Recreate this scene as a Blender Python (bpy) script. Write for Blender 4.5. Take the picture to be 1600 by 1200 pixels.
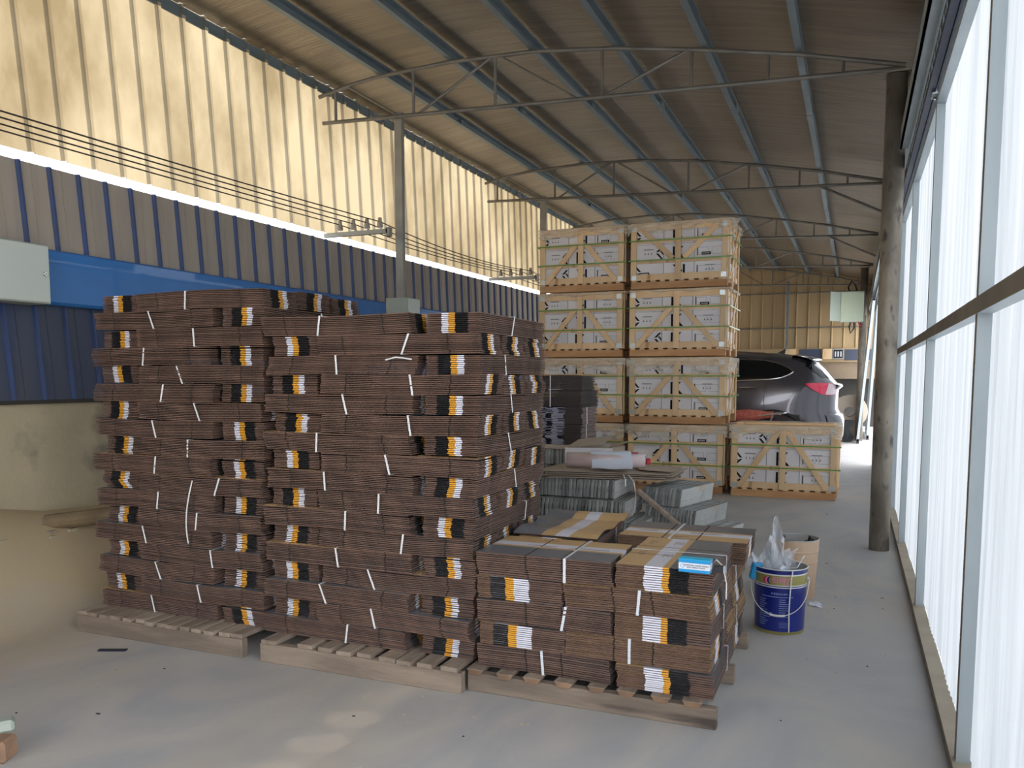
import bpy, bmesh, math, random
from math import sin, cos, pi, radians as R, sqrt, atan, hypot
from mathutils import Vector, Matrix, Euler
random.seed(11)
for _o in list(bpy.data.objects): bpy.data.objects.remove(_o, do_unlink=True)
S = bpy.context.scene
COL = S.collection

# ------------------------------------------------------------------ camera
F_PX, CY, HY, VX = 1280.0, 700.0, 588.0, 1336.0
YAW = atan((VX-800)/hypot(F_PX, CY-HY)); PITCH = atan((CY-HY)/F_PX)
cd = bpy.data.cameras.new('camera'); cam = bpy.data.objects.new('camera', cd); COL.objects.link(cam)
cam.location = (0, 0, 1.5); cam.rotation_euler = (pi/2-PITCH, 0, YAW)
cd.sensor_width = 36; cd.lens = 36*F_PX/1600; cd.shift_y = (CY-600)/1600; cd.clip_start = 0.05; cd.clip_end = 400
S.camera = cam

# ------------------------------------------------------------------ sky, sun, exposure
W = bpy.data.worlds.new('sky'); S.world = W; W.use_nodes = True
bg = W.node_tree.nodes['Background']
bg.inputs[0].default_value = (0.90, 0.94, 1.0, 1); bg.inputs[1].default_value = 2.3
sd = bpy.data.lights.new('sun', 'SUN'); sd.energy = 5.5; sd.angle = R(2); sd.color = (1, .90, .72)
sun = bpy.data.objects.new('sun', sd); COL.objects.link(sun)
sun.rotation_euler = Vector((1, .32, -.88)).to_track_quat('-Z', 'Y').to_euler(); sun.location = (-12, 0, 9)
S.view_settings.view_transform = 'Standard'; S.view_settings.look = 'None'
S.view_settings.gamma = 1; S.view_settings.use_curve_mapping = False
S.view_settings.exposure = 1.35
try:
    S.cycles.use_denoising = True; S.cycles.max_bounces = 10; S.cycles.diffuse_bounces = 6
    S.cycles.transparent_max_bounces = 12; S.cycles.sample_clamp_indirect = 6; S.cycles.caustics_reflective = False
except Exception: pass

# ------------------------------------------------------------------ materials
MATS = {}
def mat(name, col, rough=.7, metal=0, col2=None, ns=3.0, det=5, lo=.35, hi=.65, bump=0, bs=30, stretch=(1,1,1),
        rnd=0, coords='Object', spec=.5, coat=0, dist=0, third=None):
    m = bpy.data.materials.new(name); m.use_nodes = True; MATS[name] = m
    nt = m.node_tree; N = nt.nodes; L = nt.links; b = N['Principled BSDF']
    b.inputs['Roughness'].default_value = rough; b.inputs['Metallic'].default_value = metal
    b.inputs['Specular IOR Level'].default_value = spec; b.inputs['Coat Weight'].default_value = coat
    c4 = tuple(col)+(1,); b.inputs['Base Color'].default_value = c4
    out = None
    if col2 or bump:
        tc = N.new('ShaderNodeTexCoord'); mp = N.new('ShaderNodeMapping'); mp.inputs['Scale'].default_value = stretch
        L.new(tc.outputs[coords], mp.inputs[0])
    if col2:
        n = N.new('ShaderNodeTexNoise'); n.inputs['Scale'].default_value = ns; n.inputs['Detail'].default_value = det
        n.inputs['Distortion'].default_value = dist
        r = N.new('ShaderNodeValToRGB'); r.color_ramp.elements[0].position = lo; r.color_ramp.elements[1].position = hi
        r.color_ramp.elements[0].color = c4; r.color_ramp.elements[1].color = tuple(col2)+(1,)
        L.new(mp.outputs[0], n.inputs[0]); L.new(n.outputs[0], r.inputs[0]); out = r.outputs[0]
    if third:
        c3, s3, lo3, hi3 = third
        n = N.new('ShaderNodeTexNoise'); n.inputs['Scale'].default_value = s3; n.inputs['Detail'].default_value = 6
        r = N.new('ShaderNodeMapRange'); r.inputs[1].default_value = lo3; r.inputs[2].default_value = hi3
        mx = N.new('ShaderNodeMix'); mx.data_type = 'RGBA'
        L.new(mp.outputs[0], n.inputs[0]); L.new(n.outputs[0], r.inputs[0]); L.new(r.outputs[0], mx.inputs[0])
        L.new(out, mx.inputs[6]); mx.inputs[7].default_value = tuple(c3)+(1,); out = mx.outputs[2]
    if rnd:
        oi = N.new('ShaderNodeObjectInfo'); hs = N.new('ShaderNodeHueSaturation')
        mr = N.new('ShaderNodeMapRange'); mr.inputs[3].default_value = 1-rnd; mr.inputs[4].default_value = 1+rnd
        L.new(oi.outputs['Random'], mr.inputs[0]); L.new(mr.outputs[0], hs.inputs['Value'])
        if out: L.new(out, hs.inputs['Color'])
        else: hs.inputs['Color'].default_value = c4
        out = hs.outputs[0]
    if out: L.new(out, b.inputs['Base Color'])
    if bump:
        n2 = N.new('ShaderNodeTexNoise'); n2.inputs['Scale'].default_value = bs; n2.inputs['Detail'].default_value = 4
        bp = N.new('ShaderNodeBump'); bp.inputs['Strength'].default_value = bump; bp.inputs['Distance'].default_value = .02
        L.new(mp.outputs[0], n2.inputs[0]); L.new(n2.outputs[0], bp.inputs['Height']); L.new(bp.outputs[0], b.inputs['Normal'])
    return m

def translucent(name, col, col2, refl=.25, ns=.6, stretch=(1,1,1), lo=.4, hi=.62, tr=1.0):
    """fibreglass sheet: lets daylight through diffusely and reflects a little"""
    m = bpy.data.materials.new(name); m.use_nodes = True; MATS[name] = m
    nt = m.node_tree; N = nt.nodes; L = nt.links; N.remove(N['Principled BSDF']); o = N['Material Output']
    tc = N.new('ShaderNodeTexCoord'); mp = N.new('ShaderNodeMapping'); mp.inputs['Scale'].default_value = stretch
    n = N.new('ShaderNodeTexNoise'); n.inputs['Scale'].default_value = ns; n.inputs['Detail'].default_value = 7
    n.inputs['Roughness'].default_value = .6
    r = N.new('ShaderNodeValToRGB'); r.color_ramp.elements[0].position = lo; r.color_ramp.elements[1].position = hi
    r.color_ramp.elements[0].color = tuple(col)+(1,); r.color_ramp.elements[1].color = tuple(col2)+(1,)
    L.new(tc.outputs['Object'], mp.inputs[0]); L.new(mp.outputs[0], n.inputs[0]); L.new(n.outputs[0], r.inputs[0])
    t = N.new('ShaderNodeBsdfTranslucent'); d = N.new('ShaderNodeBsdfDiffuse'); g = N.new('ShaderNodeBsdfGlossy')
    g.inputs['Roughness'].default_value = .3
    m1 = N.new('ShaderNodeMixShader'); m2 = N.new('ShaderNodeMixShader')
    m1.inputs[0].default_value = refl; m2.inputs[0].default_value = .04
    L.new(r.outputs[0], t.inputs[0]); L.new(r.outputs[0], d.inputs[0])
    L.new(t.outputs[0], m1.inputs[1]); L.new(d.outputs[0], m1.inputs[2])
    L.new(m1.outputs[0], m2.inputs[1]); L.new(g.outputs[0], m2.inputs[2]); L.new(m2.outputs[0], o.inputs[0])
    return m

mat('concrete', (.385,.385,.395), .75, col2=(.50,.47,.43), ns=1.1, det=10, lo=.30, hi=.70, bump=.16, bs=20, coords='Object',
    dist=2.8, stretch=(1,.55,1), third=((.50,.42,.325), .45, .56, .74))
mat('dirt', (.56,.43,.26), .95, col2=(.42,.33,.20), ns=4, bump=.6, bs=18)
mat('outdoor', (.62,.62,.60), .9, col2=(.5,.5,.48), ns=.5)
mat('plaster', (.50,.42,.28), .9, col2=(.40,.34,.23), ns=1.6, bump=.25, bs=25, third=((.14,.13,.11), 2.2, .55, .72))
mat('dusty_blue', (.46,.39,.31), .7, metal=.0, col2=(.38,.325,.275), ns=3, stretch=(1,3,.35), lo=.3, hi=.7, coat=.1)
mat('low_blue', (.075,.08,.105), .6, col2=(.05,.07,.13), ns=2, stretch=(1,2,.3))
mat('rib_blue', (.05,.085,.22), .5, col2=(.055,.08,.17), ns=6)
mat('fascia_blue', (.02,.17,.50), .36, coat=.2, col2=(.03,.19,.54), ns=2)
mat('galv', (.235,.285,.31), .45, metal=.35, col2=(.18,.22,.24), ns=6, stretch=(1,.3,1), bump=.05)
mat('galv_light', (.50,.56,.59), .42, metal=.3, col2=(.42,.48,.51), ns=3, stretch=(1,1,.4), bump=.04)
mat('dusty_top', (.50,.44,.34), .9, col2=(.42,.36,.28), ns=5)
mat('rail_dark', (.19,.17,.14), .7, metal=.2, col2=(.26,.22,.17), ns=4)
mat('truss', (.24,.225,.20), .5, metal=.35, col2=(.17,.16,.145), ns=5, bump=.05)
mat('post', (.36,.35,.31), .5, metal=.3, col2=(.28,.27,.24), ns=4)
mat('pipe_steel', (.23,.20,.165), .5, metal=.45, col2=(.42,.37,.30), ns=3, stretch=(2,2,1), lo=.38, hi=.66, bump=.15, bs=12,
    third=((.10,.09,.085), 6, .56, .7))
mat('black_rail', (.015,.017,.025), .4, metal=.3, col2=(.02,.03,.08), ns=18)
mat('tan_sheet', (.52,.37,.20), .6, metal=.1, col2=(.43,.31,.17), ns=1.2, stretch=(1,1,.4))
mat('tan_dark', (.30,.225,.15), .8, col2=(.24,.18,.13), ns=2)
mat('foil', (.40,.34,.27), .42, metal=.8, col2=(.30,.255,.205), ns=2.0, stretch=(.6,7,1), lo=.3, hi=.7, bump=.35, bs=6)
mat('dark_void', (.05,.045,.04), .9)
# cartons
mat('card_brown', (.15,.085,.06), .85, col2=(.10,.058,.043), ns=9, rnd=.28)
mat('card_edge', (.30,.20,.155), .9, col2=(.20,.13,.10), ns=60, rnd=.22)
mat('card_slot', (.02,.015,.012), .9)
mat('print_black', (.016,.015,.016), .85, spec=.15)
mat('print_orange', (.80,.36,.025), .5)
mat('print_white', (.80,.79,.88), .5)
mat('face_grey', (.13,.135,.15), .35, col2=(.17,.175,.19), ns=4, rnd=.1, coat=.1)
mat('face_tan', (.62,.41,.20), .45, col2=(.57,.37,.18), ns=3, coat=.1)
mat('face_white', (.70,.69,.76), .4, coat=.1)
mat('print_text', (.22,.16,.13), .6)
mat('strap_white', (.80,.80,.80), .35)
mat('strap_clear', (.74,.76,.80), .25, spec=.8)
mat('strap_green', (.13,.30,.06), .35, col2=(.18,.36,.10), ns=12)
# wood
mat('pallet_wood', (.30,.235,.18), .85, col2=(.20,.155,.12), ns=5, stretch=(.6,4,4), bump=.3, bs=18, rnd=.15, third=((.08,.06,.05), 2.3, .62, .74))
mat('pallet_slat', (.36,.285,.22), .85, col2=(.25,.19,.145), ns=5, stretch=(4,.6,4), bump=.3, bs=18, rnd=.18)
mat('slat_end', (.28,.17,.10), .85, col2=(.18,.11,.07), ns=9, rnd=.2)
mat('crate_wood', (.86,.62,.37), .6, col2=(.78,.53,.29), ns=3, stretch=(2,2,.5), rnd=.14, bump=.06, third=((.50,.30,.14), 3.4, .63, .72))
mat('crate_beam', (.62,.35,.17), .7, col2=(.48,.25,.11), ns=3, stretch=(.5,3,3), rnd=.15, bump=.1)
mat('carton_white', (.84,.82,.84), .5, col2=(.78,.76,.79), ns=2, rnd=.05)
mat('carton_line', (.33,.32,.34), .6)
mat('bracket_metal', (.52,.56,.56), .35, metal=.7)
mat('kraft', (.56,.47,.38), .8, col2=(.49,.41,.33), ns=2)
mat('kraft_edge', (.32,.26,.21), .9)
mat('stone', (.50,.515,.50), .85, col2=(.60,.60,.57), ns=5, bump=.4, bs=30, rnd=.25, third=((.56,.44,.34), 2.1, .56, .66))
mat('stone_edge', (.36,.37,.36), .9, col2=(.20,.215,.21), ns=14, rnd=.35, bump=.3)
mat('stone_dark', (.17,.19,.185), .9, col2=(.25,.265,.25), ns=8, rnd=.35)
mat('paper', (.78,.84,.95), .5)
mat('film_pink', (.62,.48,.48), .25, col2=(.74,.62,.62), ns=4, coat=.4)
mat('red', (.55,.02,.06), .5)
mat('box_grey', (.60,.64,.58), .45, coat=.1)
mat('box_side', (.36,.40,.35), .5)
mat('box_green', (.52,.58,.44), .5)
mat('ceramic', (.42,.37,.31), .35)
mat('wire', (.05,.035,.03), .5)
mat('chrome', (.75,.76,.78), .15, metal=1)
mat('bucket_blue', (.004,.012,.16), .3, coat=.3, col2=(.007,.022,.22), ns=3)
mat('bucket_gold', (.36,.33,.10), .35, metal=.3, col2=(.28,.25,.08), ns=4)
mat('bucket_rim', (.75,.76,.72), .4)
mat('bucket_print', (.35,.45,.85), .5)
mat('pink_print', (.85,.22,.55), .5)
mat('bucket_tan', (.62,.44,.30), .45, col2=(.52,.36,.25), ns=3)
mat('bucket_inside', (.34,.33,.32), .6)
mat('box_blue', (.01,.33,.72), .4, coat=.3)
mat('box_cyan', (.02,.52,.80), .4)
mat('box_print', (.82,.86,.95), .4)
mat('car_paint', (.115,.11,.125), .22, metal=.55, coat=.9)
mat('car_black', (.012,.012,.013), .45)
mat('car_glass', (.006,.008,.010), .06, spec=.8)
mat('car_rubber', (.02,.02,.02), .8)
mat('lamp_red', (.95,.015,.09), .15, coat=1)
mat('lamp_clear', (.85,.65,.70), .15, coat=1)
mat('seat_red', (.80,.25,.18), .9, col2=(.55,.12,.09), ns=40, bump=.5, bs=60)
mat('black_matt', (.02,.021,.024), .6)
mat('log', (.25,.18,.10), .85, col2=(.17,.12,.07), ns=6, bump=.2)
def film(name, col, a):
    m = mat(name, col, .3); N = m.node_tree.nodes; L = m.node_tree.links
    t = N.new('ShaderNodeBsdfTransparent'); mx = N.new('ShaderNodeMixShader'); n = N.new('ShaderNodeTexNoise')
    n.inputs['Scale'].default_value = 3; n.inputs['Detail'].default_value = 3
    mr = N.new('ShaderNodeMapRange'); mr.inputs[1].default_value = .35; mr.inputs[2].default_value = .65
    mr.inputs[3].default_value = a-.15; mr.inputs[4].default_value = min(1, a+.18)
    L.new(n.outputs[0], mr.inputs[0]); L.new(mr.outputs[0], mx.inputs[0])
    L.new(t.outputs[0], mx.inputs[1]); L.new(N['Principled BSDF'].outputs[0], mx.inputs[2]); L.new(mx.outputs[0], N['Material Output'].inputs[0])
film('wrap_film', (.82,.75,.62), .40)
film('scrap_film', (.80,.83,.88), .55)
translucent('fibre_left', (.185,.155,.105), (.095,.073,.043), ns=.7, stretch=(1,1.2,.7))
translucent('fibre_right', (.36,.37,.38), (.21,.222,.235), ns=1.2, stretch=(1,6,.25), lo=.3, hi=.7)

# ------------------------------------------------------------------ mesh helpers
class MB:
    def __init__(s): s.v = []; s.f = []; s.m = []; s.mats = []
    def mi(s, m):
        if m not in s.mats: s.mats.append(m)
        return s.mats.index(m)
    def add(s, vs, fs, m, M=None):
        o = len(s.v)
        s.v += [tuple(M @ Vector(p)) if M else tuple(p) for p in vs]
        i = s.mi(m)
        for k, f in enumerate(fs): s.f.append([a+o for a in f]); s.m.append(i)
        return s
    def box(s, x0, x1, y0, y1, z0, z1, m, M=None):
        vs = [(x,y,z) for z in (z0,z1) for y in (y0,y1) for x in (x0,x1)]
        return s.add(vs, [(0,2,3,1),(4,5,7,6),(0,1,5,4),(2,6,7,3),(0,4,6,2),(1,3,7,5)], m, M)
    def bar(s, a, b, w, h, m, up=(0,0,1)):
        """rectangular bar from a to b, w across, h along up"""
        a = Vector(a); b = Vector(b); d = (b-a).normalized(); u = Vector(up)
        r = d.cross(u)
        if r.length < 1e-4: r = d.cross(Vector((1,0,0)))
        r.normalize(); u = r.cross(d)
        vs = [p + r*i*w/2 + u*j*h/2 for p in (a,b) for i,j in ((-1,-1),(1,-1),(1,1),(-1,1))]
        return s.add(vs, [(3,2,1,0),(4,5,6,7),(0,1,5,4),(1,2,6,5),(2,3,7,6),(3,0,4,7)], m)
    def tube(s, pts, r, m, n=8, caps=True):
        pts = [Vector(p) for p in pts]; vs = []; fs = []
        rs = r if isinstance(r, (list,tuple)) else [r]*len(pts)
        ref = None
        for i, p in enumerate(pts):
            d = (pts[min(i+1,len(pts)-1)]-pts[max(i-1,0)]).normalized()
            if ref is None:
                ref = d.cross(Vector((0,0,1)))
                if ref.length < 1e-3: ref = d.cross(Vector((1,0,0)))
            ref = (ref - d*ref.dot(d)).normalized(); q = d.cross(ref)
            vs += [p + (ref*cos(2*pi*k/n) + q*sin(2*pi*k/n))*rs[i] for k in range(n)]
        for i in range(len(pts)-1):
            for k in range(n):
                a = i*n+k; b = i*n+(k+1)%n; fs.append((a,b,b+n,a+n))
        if caps: fs += [tuple(range(n))[::-1], tuple(range((len(pts)-1)*n, len(pts)*n))]
        return s.add(vs, fs, m)
    def lathe(s, prof, m, n=32, c=(0,0,0), axis='z'):
        vs = []; fs = []
        for r, z in prof:
            for k in range(n):
                a = 2*pi*k/n; p = (r*cos(a), r*sin(a), z)
                if axis == 'x': p = (z, p[0], p[1])
                if axis == 'y': p = (p[0], z, p[1])
                vs.append((p[0]+c[0], p[1]+c[1], p[2]+c[2]))
        for i in range(len(prof)-1):
            for k in range(n):
                a = i*n+k; b = i*n+(k+1)%n; fs.append((a,b,b+n,a+n))
        return s.add(vs, fs, m)
    def disc(s, r, z, m, n=32, c=(0,0,0), axis='z'):
        return s.lathe([(1e-4, z), (r, z)], m, n, c, axis)
    def prism(s, poly, y0, y1, m, plane='xz'):
        n = len(poly)
        f = {'xz': lambda p,t: (p[0],t,p[1]), 'yz': lambda p,t: (t,p[0],p[1]), 'xy': lambda p,t: (p[0],p[1],t)}[plane]
        vs = [f(p,y0) for p in poly]+[f(p,y1) for p in poly]
        fs = [tuple(range(n)), tuple(range(n,2*n))[::-1]]+[(i,(i+1)%n,(i+1)%n+n,i+n) for i in range(n)]
        return s.add(vs, fs, m)
    def grid(s, P, m):
        h = len(P); w = len(P[0]); vs = [p for r_ in P for p in r_]
        return s.add(vs, [(i*w+j,i*w+j+1,(i+1)*w+j+1,(i+1)*w+j) for i in range(h-1) for j in range(w-1)], m)
    def mesh(s, name, bevel=0, smooth=False, fix=True):
        me = bpy.data.meshes.new(name); me.from_pydata(s.v, [], s.f)
        for k in s.mats: me.materials.append(MATS[k])
        me.polygons.foreach_set('material_index', s.m)
        if fix or bevel:
            bm = bmesh.new(); bm.from_mesh(me)
            if fix: bmesh.ops.recalc_face_normals(bm, faces=bm.faces)
            if bevel:
                bmesh.ops.bevel(bm, geom=bm.edges[:], offset=bevel, segments=1, affect='EDGES', clamp_overlap=True)
            bm.to_mesh(me); bm.free()
        if smooth: me.polygons.foreach_set('use_smooth', [True]*len(me.polygons))
        me.update(); return me
    def build(s, name, parent=None, bevel=0, smooth=False, loc=None, rot=None, fix=True):
        return link(name, s.mesh(name, bevel, smooth, fix), parent, loc, rot)

def link(name, data, parent=None, loc=None, rot=None):
    o = bpy.data.objects.new(name, data); COL.objects.link(o)
    if parent: o.parent = parent
    if loc: o.location = loc
    if rot: o.rotation_euler = rot
    return o
def empty(name, loc=(0,0,0), rz=0):
    o = bpy.data.objects.new(name, None); COL.objects.link(o); o.location = loc; o.rotation_euler = (0,0,rz); o.empty_display_size = .1
    return o
def tag(o, label, cat, group=None):
    o['label'] = label; o['category'] = cat
    if group: o['group'] = group
    return o
def struct(o): o['kind'] = 'structure'; return o
def copy_tree(o, parent=None):
    c = o.copy(); COL.objects.link(c); c.parent = parent
    for ch in o.children: copy_tree(ch, c)
    return c
def text_mesh(body, size, m, ext=.0005, align='CENTER'):
    cu = bpy.data.curves.new('t', 'FONT'); cu.body = body; cu.size = size; cu.extrude = ext; cu.align_x = align; cu.align_y = 'CENTER'
    o = bpy.data.objects.new('t', cu); COL.objects.link(o); dg = bpy.context.evaluated_depsgraph_get(); dg.update()
    me = bpy.data.meshes.new_from_object(o.evaluated_get(dg)); bpy.data.objects.remove(o)
    me.materials.clear(); me.materials.append(MATS[m]); return me
ORD = ['top','second','third','fourth','fifth','sixth','seventh','eighth','ninth','tenth','eleventh','twelfth','thirteenth',
       'fourteenth','fifteenth','sixteenth','seventeenth','eighteenth']

# ------------------------------------------------------------------ the shell
YB, YE = -4.0, 26.0
def smooth(t): t = max(0, min(1, t)); return t*t*(3-2*t)
xs = [-5.6+.1*i for i in range(16)] + [-4.0+.5*i for i in range(9)] + [.45]
ys = [YB-.2+.4*i for i in range(77)]
m = MB(); rr = random.Random(3)
m.grid([[(x, y, .50*smooth((-4.35-x)/1.15)*(1+.12*sin(y*2.1)+.06*sin(y*5.3+x*9)) ) for x in xs] for y in ys], 'concrete')
floor = struct(m.build('floor', smooth=True))
# the bank along the left wall is sandy: a dirt material on its faces
nt = MATS['concrete'].node_tree; N_ = nt.nodes; b_ = N_['Principled BSDF']; src = b_.inputs['Base Color'].links[0].from_socket
tc_ = N_.new('ShaderNodeTexCoord'); sx_ = N_.new('ShaderNodeSeparateXYZ'); no_ = N_.new('ShaderNodeTexNoise'); no_.inputs['Scale'].default_value = 1.3; no_.inputs['Detail'].default_value = 8
ad_ = N_.new('ShaderNodeMath'); ad_.operation = 'MULTIPLY_ADD'; ad_.inputs[1].default_value = 2.2
mr_ = N_.new('ShaderNodeMapRange'); mr_.inputs[1].default_value = -2.5; mr_.inputs[2].default_value = -3.6; mx_ = N_.new('ShaderNodeMix'); mx_.data_type = 'RGBA'
nt.links.new(tc_.outputs['Object'], sx_.inputs[0]); nt.links.new(tc_.outputs['Object'], no_.inputs[0]); nt.links.new(no_.outputs[0], ad_.inputs[0]); nt.links.new(sx_.outputs[0], ad_.inputs[2])
nt.links.new(ad_.outputs[0], mr_.inputs[0]); nt.links.new(mr_.outputs[0], mx_.inputs[0]); nt.links.new(src, mx_.inputs[6]); mx_.inputs[7].default_value = (.54,.42,.26,1); nt.links.new(mx_.outputs[2], b_.inputs['Base Color'])
m = MB(); m.box(.45, 60, YB-.2, 70, -.3, -.02, 'outdoor'); m.box(-60, 60, -60, YB-.2, -.3, -.02, 'outdoor'); struct(m.build('ground'))
m = MB(); m.box(-5.72, -5.50, YB, YE, .3, 1.335, 'plaster'); struct(m.build('wall_left'))
def ribbed(x0, y0, y1, z0, z1, pitch, rib, depth, skew, flat, ribm, zn=2, seams=True):
    """ribbed sheet in a plane of constant x, ribs towards +x"""
    m = MB(); y = y0; cols = [];
    while y < y1:
        cols += [(y, x0, flat)]
        if seams: cols += [(y+pitch*.32, x0, flat), (y+pitch*.325, x0+.006, flat), (y+pitch*.335, x0, flat)]
        a = y+pitch-rib
        cols += [(a, x0, ribm), (a+rib*.25, x0+depth, ribm), (a+rib*.75, x0+depth, ribm)]
        y += pitch
    for i in range(len(cols)-1):
        (ya,xa,mm),(yb,xb,_) = cols[i], cols[i+1]
        for k in range(zn):
            za = z0+(z1-z0)*k/zn; zb = z0+(z1-z0)*(k+1)/zn
            f = lambda yy, z: yy - skew*(z-2.0)
            m.add([(xa,f(ya,za),za),(xb,f(yb,za),za),(xb,f(yb,zb),zb),(xa,f(ya,zb),zb)], [(0,1,2,3)], mm)
    return m
struct(ribbed(-5.44, YB, YE, 1.33, 2.1, .24, .024, .026, .08, 'low_blue', 'rib_blue').build('wall_left_cladding', fix=False))
struct(ribbed(-5.42, YB, YE, 2.38, 3.0, .24, .034, .026, .08, 'dusty_blue', 'rib_blue').build('wall_left_parapet', fix=False))
m = MB(); m.box(-5.50, -5.452, YB, YE, 1.3, 3.0, 'dark_void'); struct(m.build('wall_left_backing'))
m = MB(); m.prism([(-5.40,2.40),(-5.32,2.40),(-5.30,2.385),(-5.30,2.03),(-5.32,2.01),(-5.44,2.01),(-5.44,2.06)], YB, YE, 'fascia_blue')
fa = struct(m.build('trim_1'))
m = MB()
for y in (1.2, 4.9+2.9, 7.9+5, 18.6): m.box(-5.302, -5.2985, y, y+.006, 2.03, 2.39, 'rib_blue')
m.build('seam', fa)
m = MB(); m.box(-14, -5.62, YB-6, YE+4, 2.78, 2.9, 'outdoor'); struct(m.build('roof_bounce'))  # unseen pale roof, added to reflect sunlight up at the fibreglass
struct(ribbed(-5.53, YB, YE, 3.10, 4.72, .27, .05, .03, .08, 'fibre_left', 'fibre_left', zn=4, seams=False).build('wall_left_fibreglass', fix=False))
# roof
PROF = [(-5.62,4.60),(-5.10,4.68),(-4.73,4.72),(-3.9,4.755),(-3.01,4.725),(-2.18,4.64),(-1.345,4.505),(-.54,4.35),(.3,4.145),(.55,4.09)]
def profz(x):
    for (a,za),(b,zb) in zip(PROF, PROF[1:]):
        if a <= x <= b: return za+(zb-za)*(x-a)/(b-a)
    return PROF[0][1] if x < PROF[0][0] else PROF[-1][1]
rx = [-5.62+.0617*i for i in range(101)]
m = MB(); yy = [YB+1.001*i for i in range(31)]
m.grid([[(x, y, (profz(x-.25)+profz(x)*2+profz(x+.25))/4 + .10 + .004*sin(y*3.1+x)) for x in rx] for y in yy], 'foil')
m2 = [[(x, y, (profz(x-.25)+profz(x)*2+profz(x+.25))/4 + .14) for x in (rx[0], rx[25], rx[50], rx[75], rx[-1])] for y in (YB, YE)]
m.grid(m2, 'galv'); struct(m.build('ceiling', smooth=True, fix=False))
# saw-toothed angle strip where roof meets the left wall
m = MB()
m.box(-5.49, -5.44, YB, YE, 4.60, 4.66, 'galv')
y = YB
while y < YE:
    m.box(-5.445, -5.435, y, y+.20, 4.56, 4.66, 'galv'); m.box(-5.434, -5.428, y+.2, y+.215, 4.56, 4.66, 'rail_dark'); y += .27
struct(m.build('trim_3'))
# far wall, and the unseen wall behind the camera
def ribbed_y(y0, x0, x1, z0, z1, pitch, mm, depth=.03):
    m = MB(); x = x0
    while x < x1:
        e = min(x+pitch, x1); m.box(x, e, y0, y0+.03, z0, z1, mm)
        m.prism([(e-.05,y0),(e-.035,y0-depth),(e-.015,y0-depth),(e,y0)], z0, z1, mm, 'xy'); x += pitch
    return m
struct(ribbed_y(YE-.02, -5.6, .6, 2.3, 4.9, .33, 'tan_sheet').build('wall_far'))
m = MB(); m.box(-5.6, .6, YE-.12, YE+.02, 1.92, 2.32, 'tan_sheet'); m.box(-1.55,-.95,YE-.135,YE-.12,1.94,2.30,'low_blue'); m.box(-.30,.5,YE-.135,YE-.12,1.96,2.28,'low_blue'); m.box(-1.95,-1.65,YE-.14,YE-.12,1.93,2.31,'crate_wood')
struct(m.build('trim_4'))
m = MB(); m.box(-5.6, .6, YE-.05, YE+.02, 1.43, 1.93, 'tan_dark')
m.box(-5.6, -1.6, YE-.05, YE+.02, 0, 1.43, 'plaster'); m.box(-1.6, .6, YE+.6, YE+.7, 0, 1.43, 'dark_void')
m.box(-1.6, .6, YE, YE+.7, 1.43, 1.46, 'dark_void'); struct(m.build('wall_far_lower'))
m = MB(); m.box(-5.6, .5, YB-.15, YB, 0, 2.9, 'tan_dark'); struct(m.build('wall_back_unseen'))  # unseen; height set to limit the daylight coming in over it
# right side, upper strip above the doors
m = MB(); m.box(.47, .50, YB, YE, 3.36, 4.25, 'galv')
y = YB
while y < YE: m.box(.45,.47,y,y+.05,3.36,4.25,'galv'); y += .45
struct(m.build('wall_right'))
m = MB(); m.box(.28,.345,YB,7.62,3.36,3.40,'galv_light'); m.box(.28,.292,YB,7.62,3.36,3.53,'galv_light'); m.box(.28,.33,YB,7.62,3.515,3.53,'galv_light')
m.box(.28,.345,8.9,YE,3.36,3.40,'galv_light'); m.box(.28,.292,8.9,YE,3.36,3.53,'galv_light')
m.box(.33,.45,YB,YE,3.53,3.56,'galv')
struct(m.build('trim_2'))
m = MB()
for x in (.352, .395):
    m.box(x,x+.03,YB,10.2,3.23,3.34,'black_rail'); m.box(x-.004,x+.034,YB,10.2,3.215,3.235,'black_rail')
    m.box(x,x+.03,11.6,YE,3.23,3.34,'black_rail')
tr = m.build('door_track'); tag(tr, 'black overhead sliding-door track running above the white translucent doors', 'track')
m = MB(); y = -.5
for i in range(50):
    m.box(.349,.352,y,y+.09,3.265,3.285,'galv_light'); m.box(.349,.352,y+.02,y+.045,3.285,3.31,'galv_light'); y += .17
m.build('hanger_plate', tr)

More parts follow.
